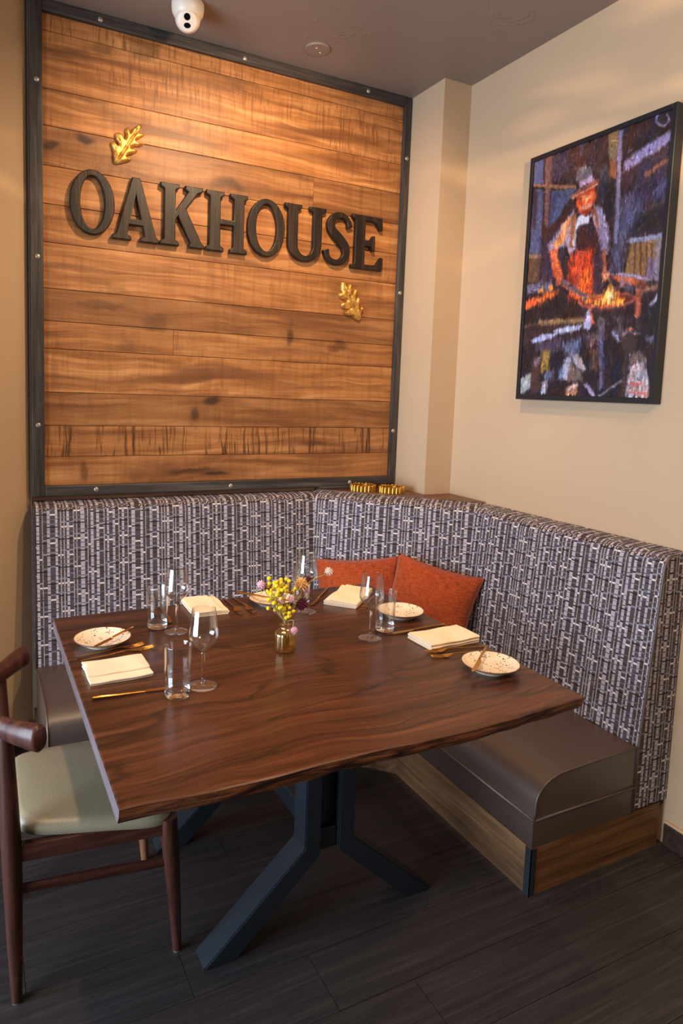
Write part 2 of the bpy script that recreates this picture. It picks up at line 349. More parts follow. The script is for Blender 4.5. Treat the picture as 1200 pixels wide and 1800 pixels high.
def thin_glass(name, tint, edge, base=0.06, gc=(1, 1, 1)):
    """thin-walled glass: passes light straight through, mirrors more towards its silhouette"""
    k = NT(name); t = k.t; t.nodes.remove(k.b)
    lw = k.n('ShaderNodeLayerWeight'); lw.inputs[0].default_value = 0.5
    fac = k.math('ADD', base, k.math('MULTIPLY', k.math('POWER', lw.outputs['Facing'], 2.6), edge), clamp=True)
    tr = k.n('ShaderNodeBsdfTransparent'); k.put(tr.inputs[0], tint)
    gl = k.n('ShaderNodeBsdfGlossy'); gl.inputs['Roughness'].default_value = 0.0; k.put(gl.inputs['Color'], gc)
    mx = k.n('ShaderNodeMixShader'); k.put(mx.inputs[0], fac); t.links.new(tr.outputs[0], mx.inputs[1]); t.links.new(gl.outputs[0], mx.inputs[2])
    t.links.new(mx.outputs[0], t.nodes['Material Output'].inputs['Surface']); return k.m
MT['thin_glass'] = thin_glass('thin_clear_glass', (0.97, 0.975, 0.975), 0.92)
MT['thin_amber'] = thin_glass('thin_amber_glass', (0.93, 0.83, 0.58), 0.8, 0.20, (1.0, 0.86, 0.55))
MT['glass'] = glass('clear_glass')
MT['vase_glass'] = glass('amber_glass', (0.93, 0.86, 0.68))
MT['steel'] = simple('black_steel', (56, 63, 72), 0.34, 0.65, 0.08, 0.05, 200, 0.6)
MT['steel_angle'] = simple('steel_corner', (48, 54, 60), 0.4, 0.4, 0.1, 0.1, 80)
MT['nail'] = simple('nailhead', (150, 132, 118), 0.25, 0.9)
MT['bolt'] = simple('bolt_head', (176, 168, 158), 0.35, 0.7)
MT['white_plastic'] = simple('white_plastic', (222, 208, 192), 0.38, 0, 0.02)
MT['disc'] = simple('cover_paint', (128, 114, 104), 0.45, 0, 0.03)
MT['black_gloss'] = simple('black_gloss', (12, 12, 14), 0.08)
MT['black'] = simple('black_satin', (22, 20, 20), 0.4)
MT['frame_black'] = simple('picture_frame_black', (28, 31, 37), 0.36, 0, 0.05, 0.03, 120)
MT['foot'] = simple('leg_glide', (150, 146, 140), 0.4, 0.6)
MT['lit_leg_wood'] = dark_wood('chair_walnut_lit_leg', (98, 62, 42), (126, 82, 56), (146, 98, 66), 0.35, 'z', 1, 0.1)  # lighter copy of the chair walnut: light on the far front leg, as colour
for nm, c in dict(yellow=(242, 204, 26), pink=(222, 172, 190), lilac=(206, 162, 206), burgundy=(86, 20, 44), peach=(240, 192, 126),
                  stalk=(182, 156, 96), white_fl=(226, 206, 190), plumtwig=(120, 62, 58)).items():
    MT[nm] = simple('dried_'+nm, c, 0.75, 0, 0.15, 0.3, 200)

# ------------------------------------------------------------------ mesh helpers
def tag(o, label=None, cat=None, group=None, kind=None):
    if label: o['label'] = label
    if cat: o['category'] = cat
    if group: o['group'] = group
    if kind: o['kind'] = kind
    return o
def thing(name, label, cat, loc=(0, 0, 0), rz=0, group=None):
    o = bpy.data.objects.new(name, None); COL.objects.link(o); o.empty_display_size = 0.05
    o.location = loc; o.rotation_euler = (0, 0, rz); return tag(o, label, cat, group)
def obj(name, bm, mat, parent=None, smooth=False, world=False, angle=None):
    me = bpy.data.meshes.new(name)
    if world and parent is not None:
        q = parent
        off = Vector((0, 0, 0))
        while q is not None: off += Vector(q.location); q = q.parent
        bmesh.ops.translate(bm, verts=bm.verts[:], vec=-off)
    bmesh.ops.recalc_face_normals(bm, faces=bm.faces[:])
    bm.to_mesh(me); bm.free()
    if isinstance(mat, (list, tuple)):
        for m in mat: me.materials.append(m)
    else: me.materials.append(mat)
    if smooth:
        me.polygons.foreach_set('use_smooth', [True]*len(me.polygons))
        if angle: me.set_sharp_from_angle(angle=math.radians(angle))
    o = bpy.data.objects.new(name, me); COL.objects.link(o)
    if parent is not None: o.parent = parent
    return o
def struct(name, bm, mat, parent=None):
    o = obj(name, bm, mat, parent)
    if parent is None: o['kind'] = 'structure'
    return o
def copy_tree(o, parent=None):
    c = o.copy(); COL.objects.link(c); c.parent = parent
    for ch in list(o.children): copy_tree(ch, c)
    return c
def B(): return bmesh.new()
def box(bm, x0, x1, y0, y1, z0, z1, bev=0, seg=2, M=None):
    r = bmesh.ops.create_cube(bm, size=1); vs_ = r['verts']
    for v in vs_:
        v.co = Vector(((x0+x1)/2+v.co.x*(x1-x0), (y0+y1)/2+v.co.y*(y1-y0), (z0+z1)/2+v.co.z*(z1-z0)))
    if M is not None:
        for v in vs_: v.co = M @ v.co
    if bev:
        es = list({e for v in vs_ for e in v.link_edges})
        bmesh.ops.bevel(bm, geom=es, offset=bev, segments=seg, profile=0.5, affect='EDGES')
    return bm
def tube(bm, pts, rad, n=12, sq=(1, 1), cap=True, upv=None):
    pts = [Vector(p) for p in pts]; N = len(pts)
    if not isinstance(rad, (list, tuple)): rad = [rad]*N
    rings = []; a = None
    for i, p in enumerate(pts):
        t = (pts[min(i+1, N-1)]-pts[max(i-1, 0)]).normalized()
        if a is None:
            ref = Vector(upv) if upv else (Vector((0, 0, 1)) if abs(t.z) < 0.9 else Vector((1, 0, 0)))
            a = (ref-t*ref.dot(t)).normalized()
        else: a = (a-t*a.dot(t)).normalized()
        b = t.cross(a)
        rings.append([bm.verts.new(p+(a*math.cos(q)*sq[0]+b*math.sin(q)*sq[1])*rad[i]) for q in [2*PI*j/n for j in range(n)]])
    for i in range(N-1):
        for j in range(n):
            bm.faces.new((rings[i][j], rings[i][(j+1) % n], rings[i+1][(j+1) % n], rings[i+1][j]))
    if cap: bm.faces.new(rings[0][::-1]); bm.faces.new(rings[-1])
    return bm
def lathe(bm, prof, n=40, c=(0, 0, 0), rib=None):
    """prof: list of (r, z); closes on the axis where r == 0"""
    rings = []
    for r, z in prof:
        if r < 1e-6: rings.append([bm.verts.new((c[0], c[1], c[2]+z))])
        else:
            ring = []
            for j in range(n):
                q = 2*PI*j/n; rr = r*(1+(rib[1]*math.cos(rib[0]*q) if rib else 0))
                ring.append(bm.verts.new((c[0]+rr*math.cos(q), c[1]+rr*math.sin(q), c[2]+z)))
            rings.append(ring)
    for A_, B_ in zip(rings, rings[1:]):
        for j in range(n):
            k = (j+1) % n
            if len(A_) == 1 and len(B_) == 1: continue
            if len(A_) == 1: bm.faces.new((A_[0], B_[k], B_[j]))
            elif len(B_) == 1: bm.faces.new((A_[j], A_[k], B_[0]))
            else: bm.faces.new((A_[j], A_[k], B_[k], B_[j]))
    return bm
def prism(bm, poly, z0, z1):
    a = [bm.verts.new((x, y, z0)) for x, y in poly]; b = [bm.verts.new((x, y, z1)) for x, y in poly]
    n = len(poly); bm.faces.new(a[::-1]); bm.faces.new(b)
    for i in range(n): bm.faces.new((a[i], a[(i+1) % n], b[(i+1) % n], b[i]))
    return bm
def ball(bm, c, r, u=10, v=7, s=(1, 1, 1)):
    R = bmesh.ops.create_uvsphere(bm, u_segments=u, v_segments=v, radius=r)
    for q in R['verts']: q.co = Vector((q.co.x*s[0], q.co.y*s[1], q.co.z*s[2]))+Vector(c)
    return bm
def spline(pts, n):
    """Catmull-Rom through pts"""
    P_ = [Vector(p) for p in pts]; P_ = [P_[0]*2-P_[1]]+P_+[P_[-1]*2-P_[-2]]; out = []
    for i in range(1, len(P_)-2):
        for j in range(n):
            t = j/n; a, b, c, d = P_[i-1:i+3]
            out.append(0.5*((2*b)+(c-a)*t+(2*a-5*b+4*c-d)*t*t+(3*b-a-3*c+d)*t**3))
    out.append(P_[-2]); return out

# ------------------------------------------------------------------ room
H = 2.906; XR = 2.524
bm = B(); box(bm, -1.2, 2.62, -4.2, 0.02, -0.05, -0.004)
floor = struct('floor', bm, MT['black'])
PW, PL = 0.183, 1.22
y = 0.0; row = 0; rr_ = random.Random(3); pm = {}
while y > -3.6:
    y0 = max(y-PW, -3.7)
    off = 0.917-PL*2 if row == 7 else (0.55-PL*2 if row == 6 else -1.2-rr_.random()*PL)
    x = off
    while x < 2.55:
        a, b = max(x, -1.15), min(x+PL, 2.524)
        if b-a > 0.03:
            bm = B(); box(bm, a+.0008, b-.0008, y0+.0008, y-.0008, -0.004, 0.0)
            obj('plank', bm, MT['floor'], floor)
        x += PL
    y = y0; row += 1
bm = B(); box(bm, -1.2, 2.62, -4.2, 0.1, H, H+0.06); struct('ceiling', bm, MT['ceiling'])
bm = B(); box(bm, 0.58, 2.62, 0.0, 0.1, 0, H); struct('wall_back', bm, MT['wall'])
bm = B(); box(bm, XR, XR+0.1, -4.2, 0.0, 0, H); struct('wall_right', bm, MT['wall'])
bm = B(); box(bm, 2.372, XR, -0.296, 0.0, 0, H); struct('wall_corner_column', bm, MT['wall'])
LW = Matrix.Translation((0.662, 0.0, 0)) @ Matrix.Rotation(math.radians(45), 4, 'Z')
bm = B(); box(bm, -0.62, 0.0, 0.0, 0.1, 0, H, M=LW); struct('wall_left', bm, MT['wall'])
bm = B(); box(bm, -0.62, -0.02, -0.014, 0.0, 0.0, 0.095, .003, 1, M=LW); struct('baseboard_left', bm, MT['baseboard'])
bm = B(); box(bm, XR-0.014, XR, -4.2, -1.56, 0.0, 0.078, .003, 1); struct('baseboard_right', bm, MT['baseboard'])
bm = B(); box(bm, XR-0.012, XR, -4.2, -1.56, 0.078, 0.086, .002, 1); struct('trim_1', bm, MT['wall'])

# ------------------------------------------------------------------ wood feature panel on the back wall
pan = thing('feature_panel', 'large planked maple wall panel in a blackened bolted frame above the bench', 'wall panel', (1.518, 0, 1.03))
zs = [2.863, 2.801, 2.593, 2.458, 2.312, 2.17, 2.025, 1.85, 1.725, 1.617, 1.446, 1.313, 1.188, 1.07]
kinds = ['plank_curl', 'plank_curl', 'plank_curl', 'plank_dark', 'plank_plain', 'plank_plain', 'plank_plain', 'plank_dark', 'plank_plain',
         'plank_plain', 'plank_dark', 'plank_ripple', 'plank_plain']
splits = {3: 1.865, 8: 1.225}
rp = random.Random(11)
for i in range(13):
    ends = [0.700]+([splits[i]] if i in splits else [])+[2.345]
    for a, b in zip(ends, ends[1:]):
        d = rp.uniform(0, 0.002); bm = B(); box(bm, a+.0006, b-.0006, -0.024-d, -0.002, zs[i+1]+.0009, zs[i]-.0009, .0012, 1)
        obj('plank', bm, MT[kinds[i]], pan, world=True)
def bar(x0, x1, z0, z1, mat, bolts):
    bm = B(); box(bm, x0, x1, -0.044, -0.002, z0, z1, .003, 2)
    o = obj('frame_bar', bm, MT[mat], pan, world=True)
    for bx_, bz_ in bolts:
        bm = B(); lathe(bm, [(0, .005), (.006, .0045), (.0095, .0025), (.0105, 0), (.0105, -.003), (0, -.003)], 14)
        bmesh.ops.rotate(bm, verts=bm.verts[:], cent=(0, 0, 0), matrix=Matrix.Rotation(PI/2, 3, 'X'))
        bmesh.ops.translate(bm, verts=bm.verts[:], vec=(bx_, -0.0435, bz_)); obj('bolt', bm, MT['bolt'], o, True, world=True)
bar(0.664, 0.711, 1.030, 2.902, 'frame_bar_v', [(.691, 2.611), (.690, 1.964), (.688, 1.315)])
bar(2.331, 2.370, 1.030, 2.902, 'frame_bar_v', [(2.352, 2.622), (2.348, 1.982), (2.345, 1.30)])
bar(0.712, 2.330, 2.862, 2.904, 'frame_bar', [(.921, 2.882), (1.513, 2.881), (2.123, 2.884)])
bar(0.712, 2.330, 1.030, 1.071, 'frame_bar', [(.907, 1.052), (1.49, 1.048), (2.105, 1.046)])

# ------------------------------------------------------------------ OAKHOUSE letters
def flat_letter(name, outlines, mat, label, x0, zb, depth=0.026):
    """outlines: closed rings in metres, first = outside, others = holes; stands proud of the planks, rounded edge"""
    cu = bpy.data.curves.new('outline', 'CURVE'); cu.dimensions = '2D'; cu.fill_mode = 'BOTH'
    cu.extrude = depth/2-.004; cu.bevel_depth = .004; cu.bevel_resolution = 2; cu.offset = -.003
    for ring in outlines:
        s = cu.splines.new('POLY'); s.points.add(len(ring)-1); s.use_cyclic_u = True
        for p, q in zip(s.points, ring): p.co = (q[0], q[1], 0, 1)
    tmp = bpy.data.objects.new('outline', cu); COL.objects.link(tmp)
    me = bpy.data.meshes.new_from_object(tmp.evaluated_get(bpy.context.evaluated_depsgraph_get()))
    bpy.data.objects.remove(tmp); bpy.data.curves.remove(cu)
    me.transform(Matrix.Rotation(PI/2, 4, 'X'))
    me.materials.clear(); me.materials.append(mat); me.name = name
    me.polygons.foreach_set('use_smooth', [True]*len(me.polygons)); me.set_sharp_from_angle(angle=math.radians(40))
    o = bpy.data.objects.new(name, me); COL.objects.link(o); o.location = (x0, -0.026-depth/2-.0005, zb)
    return tag(o, label, 'sign letter', 'raised letters of the sign')
LH = 0.246
def S_(pts, wd): return [(u*wd, v*LH) for u, v in pts]
def ell(cx, cz, rx, rz, n=48, p=1.0): return [(cx+rx*math.cos(2*PI*i/n), cz+rz*math.sin(2*PI*i/n)) for i in range(n)]
def ringO(wd): return [ell(wd/2, LH/2, wd/2, LH/2), ell(wd/2, LH/2, wd/2-.037, LH/2-.021)]
def serif_H(wd):
    return [S_([(0, 0), (.42, 0), (.42, .055), (.335, .09), (.335, .46), (.665, .46), (.665, .09), (.58, .055), (.58, 0), (1, 0), (1, .055), (.915, .09),
               (.915, .91), (1, .945), (1, 1), (.58, 1), (.58, .945), (.665, .91), (.665, .545), (.335, .545), (.335, .91), (.42, .945), (.42, 1), (0, 1),
               (0, .945), (.085, .91), (.085, .09), (0, .055)], wd)]
def letA(wd):
    return [S_([(0, 0), (.40, 0), (.40, .055), (.31, .09), (.355, .25), (.655, .25), (.70, .09), (.60, .055), (.60, 0), (1, 0), (1, .055), (.945, .09),
               (.59, 1), (.42, 1), (.09, .09), (0, .055)], wd), S_([(.385, .345), (.625, .345), (.505, .75)], wd)]
def letK(wd):
    return [S_([(0, 0), (.42, 0), (.42, .055), (.335, .09), (.335, .42), (.40, .50), (.70, .07), (.66, .05), (.66, 0), (1, 0), (1, .055), (.94, .09), (.575, .625),
               (.84, .90), (.96, .945), (.96, 1), (.56, 1), (.56, .945), (.63, .91), (.335, .56), (.335, .91), (.42, .945), (.42, 1), (0, 1), (0, .945),
               (.085, .91), (.085, .09), (0, .055)], wd)]
def letU(wd):
    o = [(0, 1), (0, .945), (.085, .91)]
    cx, R, r = .495, .41, .20
    o += [(cx-.41*math.cos(t), .32-.32*math.sin(t)) for t in np.linspace(0, PI, 20)]
    o += [(.905, .91), (1, .945), (1, 1), (.60, 1), (.60, .945), (.70, .91)]
    o += [(.505+.195*math.cos(t), .30-.20*math.sin(t)) for t in np.linspace(0, PI, 16)]
    o += [(.31, .91), (.40, .945), (.40, 1)]
    return [S_(o, wd)]
def letE(wd):
    return [S_([(0, 0), (.97, 0), (1, .24), (.93, .25), (.80, .11), (.66, .085), (.40, .085), (.40, .44), (.58, .44), (.66, .36), (.72, .36), (.72, .64), (.66, .64),
               (.58, .545), (.40, .545), (.40, .915), (.64, .915), (.78, .885), (.88, .77), (.95, .77), (.94, 1), (0, 1), (0, .945), (.10, .91), (.10, .09), (0, .055)], wd)]
def letS(wd):
    c = spline([(wd*.90, LH*.74, 0), (wd*.82, LH*.87, 0), (wd*.60, LH*.94, 0), (wd*.36, LH*.90, 0), (wd*.235, LH*.77, 0), (wd*.31, LH*.635, 0), (wd*.53, LH*.515, 0),
                (wd*.75, LH*.38, 0), (wd*.79, LH*.235, 0), (wd*.66, LH*.105, 0), (wd*.42, LH*.06, 0), (wd*.19, LH*.12, 0), (wd*.09, LH*.27, 0)], 5)
    hw = np.interp(np.linspace(0, 1, len(c)), [0, .05, .12, .22, .36, .5, .62, .76, .86, .94, 1], [.013, .010, .010, .013, .018, .021, .019, .014, .011, .011, .014])
    Lp, Rp = [], []
    for i, p in enumerate(c):
        t = (c[min(i+1, len(c)-1)]-c[max(i-1, 0)]).normalized(); n_ = Vector((-t.y, t.x, 0))
        Lp.append(p+n_*hw[i]); Rp.append(p-n_*hw[i])
    return [[(p.x, p.y) for p in Lp]+[(p.x, p.y) for p in Rp[::-1]]]
for nm, fn, x0, wd, zb, lab in (
        ('letter_o', ringO, .807, .168, 2.071, 'dark wooden capital letter O that begins the sign, left of the A'),
        ('letter_a', letA, .967, .184, 2.068, 'dark wooden capital letter A in the sign'),
        ('letter_k', letK, 1.159, .184, 2.070, 'dark wooden capital letter K in the sign'),
        ('letter_h', serif_H, 1.353, .185, 2.070, 'dark wooden capital letter H in the sign'),
        ('letter_o', ringO, 1.541, .175, 2.073, 'dark wooden capital letter O between the H and the U of the sign'),
        ('letter_u', letU, 1.717, .204, 2.073, 'dark wooden capital letter U in the sign'),
        ('letter_s', letS, 1.913, .152, 2.073, 'dark wooden capital letter S in the sign'),
        ('letter_e', letE, 2.063, .172, 2.074, 'dark wooden capital letter E that ends the sign')):
    flat_letter(nm, fn(wd), MT['letter'], lab, x0, zb)

# ------------------------------------------------------------------ gilded oak leaves
def leaf(name, pts, tip, tail, label):
    pts = [Vector(p) for p in pts]; n = len(pts)
    # smooth the outline
    cl = []
    for i in range(n):
        a, b, c, d = [pts[(i+k) % n] for k in (-1, 0, 1, 2)]
        for t in (0, .25, .5, .75):
            cl.append(0.5*((2*b)+(c-a)*t+(2*a-5*b+4*c-d)*t*t+(3*b-a-3*c+d)*t**3))
    infl = []; ar2 = sum(a.x*b.y-b.x*a.y for a, b in zip(cl, cl[1:]+cl[:1]))
    for i in range(len(cl)):
        t = (cl[(i+1) % len(cl)]-cl[i-1]).normalized(); n_ = Vector((t.y, -t.x))*(1 if ar2 > 0 else -1); infl.append(cl[i]+n_*.0008)
    cl = infl
    tip, tail = Vector(tip), Vector(tail); ax = (tip-tail).normalized()
    mnx, mxx = min(p.x for p in cl), max(p.x for p in cl); mnz, mxz = min(p.y for p in cl), max(p.y for p in cl)
    def inside(q):
        r = False; j = len(cl)-1
        for i in range(len(cl)):
            a, b = cl[i], cl[j]
            if (a.y > q.y) != (b.y > q.y) and q.x < (b.x-a.x)*(q.y-a.y)/(b.y-a.y)+a.x: r = not r
            j = i
        return r
    def dist(q):
        return min((q-(a+(b-a)*max(0, min(1, (q-a).dot(b-a)/max((b-a).length_squared, 1e-12))))).length for a, b in zip(cl, cl[1:]+cl[:1]))
    V2 = [p.copy() for p in cl]; st = 0.0042
    z = mnz
    while z < mxz:
        x = mnx
        while x < mxx:
            q = Vector((x+random.uniform(-.0008, .0008), z+random.uniform(-.0008, .0008)))
            if inside(q) and dist(q) > 0.0022: V2.append(q)
            x += st
        z += st
    res = geometry.delaunay_2d_cdt(V2, [(i, (i+1) % len(cl)) for i in range(len(cl))], [list(range(len(cl)))], 1, 1e-6)
    bm = B(); c0 = Vector(((mnx+mxx)/2, (mnz+mxz)/2)); top = []
    for q in res[0]:
        d_ = dist(q) if inside(q) else 0
        h = 0.009+0.011*math.sqrt(min(d_/.008, 1))
        s_ = (q-tail).dot(ax); off = (q-tail)-ax*s_
        side = abs(off.length)
        h -= 0.006*math.exp(-(side/.0035)**2)*(1 if -.01 < s_ < (tip-tail).length*.95 else 0)
        ph = (s_-side*1.15)*2*PI/.036
        h -= 0.0022*max(0, math.cos(ph))**6*min(1, side/.006)
        top.append(bm.verts.new((q.x-c0.x, -h, q.y-c0.y)))
    edge_cnt = {}
    for f in res[2]:
        try: bm.faces.new([top[i] for i in f])
        except ValueError: pass
        for a, b in zip(f, list(f[1:])+[f[0]]): edge_cnt[tuple(sorted((a, b)))] = edge_cnt.get(tuple(sorted((a, b))), 0)+1
    base = {}
    for (a, b), c in edge_cnt.items():
        if c == 1:
            for i in (a, b):
                if i not in base: base[i] = bm.verts.new((top[i].co.x, 0.0, top[i].co.z))
            bm.faces.new((top[a], top[b], base[b], base[a]))
    root = thing(name, label, 'wall ornament', (c0.x, -0.0265, c0.y), 0, 'gilded oak leaves on the planks')
    obj('blade', bm, MT['gilt'], root, True, angle=60)
    bm = B(); L_ = (tip-tail).length
    path = [(tail.x+ax.x*s-c0.x, -.0165, tail.y+ax.y*s-c0.y) for s in np.linspace(.004, L_*.9, 10)]
    tube(bm, path, list(np.linspace(.0026, .0009, 10)), 8); obj('midrib', bm, MT['gilt'], root, True)
    return root
leaf('oak_leaf', [[0.984, 2.36], [1.007, 2.368], [1.031, 2.377], [1.041, 2.385], [1.035, 2.392], [1.024, 2.393], [1.026, 2.399], [1.037, 2.406], [1.048, 2.409], [1.065, 2.421], [1.064, 2.427], [1.054, 2.43], [1.041, 2.43], [1.043, 2.434], [1.057, 2.442], [1.076, 2.445], [1.091, 2.454], [1.089, 2.458], [1.074, 2.456], [1.061, 2.459], [1.061, 2.466], [1.07, 2.471], [1.08, 2.478], [1.092, 2.489], [1.089, 2.495], [1.076, 2.493], [1.07, 2.496], [1.074, 2.506], [1.084, 2.524], [1.075, 2.529], [1.068, 2.523], [1.053, 2.512], [1.046, 2.502], [1.04, 2.49], [1.037, 2.49], [1.035, 2.5], [1.029, 2.507], [1.022, 2.503], [1.018, 2.491], [1.02, 2.479], [1.018, 2.463], [1.013, 2.463], [1.008, 2.475], [0.999, 2.478], [0.989, 2.48], [0.98, 2.475], [0.98, 2.464], [0.985, 2.45], [0.991, 2.441], [0.991, 2.433], [0.986, 2.432], [0.978, 2.44], [0.971, 2.443], [0.964, 2.437], [0.965, 2.427], [0.972, 2.408], [0.973, 2.383], [0.976, 2.366]],
     (1.078, 2.526), (0.984, 2.366), 'gilded oak leaf ornament above the first letters of the sign')
leaf('oak_leaf', [[2.128, 1.833], [2.134, 1.841], [2.134, 1.859], [2.139, 1.874], [2.145, 1.889], [2.142, 1.898], [2.134, 1.897], [2.127, 1.887], [2.123, 1.889], [2.122, 1.901], [2.125, 1.916], [2.123, 1.937], [2.117, 1.941], [2.109, 1.938], [2.103, 1.922], [2.1, 1.922], [2.101, 1.939], [2.108, 1.961], [2.108, 1.971], [2.1, 1.979], [2.092, 1.975], [2.087, 1.961], [2.081, 1.956], [2.076, 1.961], [2.078, 1.976], [2.076, 1.995], [2.069, 2.0], [2.062, 1.994], [2.058, 1.985], [2.052, 1.984], [2.046, 1.99], [2.04, 2.004], [2.027, 2.003], [2.02, 2.0], [2.021, 1.984], [2.022, 1.968], [2.028, 1.957], [2.019, 1.952], [2.011, 1.948], [2.013, 1.94], [2.024, 1.93], [2.041, 1.924], [2.054, 1.92], [2.05, 1.914], [2.037, 1.911], [2.025, 1.904], [2.025, 1.895], [2.032, 1.887], [2.047, 1.882], [2.067, 1.883], [2.075, 1.883], [2.068, 1.879], [2.053, 1.872], [2.045, 1.865], [2.052, 1.855], [2.067, 1.851], [2.081, 1.851], [2.096, 1.844], [2.111, 1.834]],
     (2.028, 2.000), (2.128, 1.838), 'gilded oak leaf ornament below the last letters of the sign')

# ------------------------------------------------------------------ security camera and cover disc on the ceiling
sc = thing('security_camera', 'white dome security camera on the ceiling by the panel', 'camera', (1.195, -0.285, H))
bm = B(); lathe(bm, [(0, 0), (.058, 0), (.060, -.004), (.060, -.020), (.057, -.038), (.050, -.050), (.046, -.054), (0, -.05)], 36)
obj('housing', bm, MT['white_plastic'], sc, True, angle=35)
aim = (Vector((-0.42, -1.25, -1.05))-Vector((0, 0, -.05))).normalized(); dome_c = Vector((0, 0, -.056))+aim*0.006
rotq = Vector((0, 0, 1)).rotation_difference(aim).to_matrix()
bm = B(); FZ = .030
lathe(bm, [(0, -.046)]+[(.046*math.cos(t), .046*math.sin(t)) for t in np.linspace(-1.45, math.asin(FZ/.046), 18)]+[(.0325, FZ+.0012), (0, FZ+.0014)], 40)
eye_bm = bm
upE = (Vector((0, 0, 1))-aim*aim.z).normalized(); rtE = upE.cross(aim)
EM = Matrix((rtE, upE, aim)).transposed()
bmesh.ops.rotate(eye_bm, verts=eye_bm.verts[:], cent=(0, 0, 0), matrix=EM); bmesh.ops.translate(eye_bm, verts=eye_bm.verts[:], vec=dome_c)
eye = obj('eyeball', eye_bm, MT['white_plastic'], sc, True, angle=50)
def on_eye(prof, n, ox, oy, mat, nm, sq=(1, 1)):
    bm = B(); lathe(bm, prof, n)
    for v in bm.verts: v.co.x = v.co.x*sq[0]+ox; v.co.y = v.co.y*sq[1]+oy
    bmesh.ops.rotate(bm, verts=bm.verts[:], cent=(0, 0, 0), matrix=EM); bmesh.ops.translate(bm, verts=bm.verts[:], vec=dome_c)
    return obj(nm, bm, mat, eye, True, angle=40)
on_eye([(0, .0325), (.006, .0335), (.0115, .0328), (.012, .030), (0, .030)], 28, 0, .0145, MT['black_gloss'], 'lens')
on_eye([(0, .0322), (.0105, .0320), (.0115, .030), (0, .030)], 28, 0, -.0135, MT['black_gloss'], 'infrared_window', (1.15, .85))
cv = thing('ceiling_cover', 'round painted cover plate with two screws on the ceiling', 'cover plate', (1.760, -0.235, H))
bm = B(); lathe(bm, [(0, 0), (.053, 0), (.053, -.004), (.050, -.008), (0, -.009)], 40); obj('plate', bm, MT['disc'], cv, True, angle=30)
for sx, sy in ((.018, .012), (-.012, -.016)):
    bm = B(); lathe(bm, [(0, -.0085), (.0035, -.0085), (.003, -.0105), (0, -.011)], 10, (sx, sy, 0)); obj('screw', bm, MT['white_plastic'], cv, True)

# ------------------------------------------------------------------ framed painting on the right wall
PY0, PY1, PZ0, PZ1 = -0.753, -1.405, 1.483, 2.452
art = thing('framed_painting', 'large painting of a blacksmith at a glowing forge in a thin black frame', 'painting', (XR, (PY0+PY1)/2, PZ0))
bm = B(); box(bm, XR-.042, XR-.001, PY0-.017, PY0, PZ0, PZ1, .0015, 1); obj('frame_bar', bm, MT['frame_black'], art, world=True)
bm = B(); box(bm, XR-.042, XR-.001, PY1, PY1+.017, PZ0, PZ1, .0015, 1); obj('frame_bar', bm, MT['frame_black'], art, world=True)
bm = B(); box(bm, XR-.042, XR-.001, PY1+.017, PY0-.017, PZ1-.017, PZ1, .0015, 1); obj('frame_bar', bm, MT['frame_black'], art, world=True)
bm = B(); box(bm, XR-.042, XR-.001, PY1+.017, PY0-.017, PZ0, PZ0+.020, .0015, 1); obj('frame_bar', bm, MT['frame_black'], art, world=True)
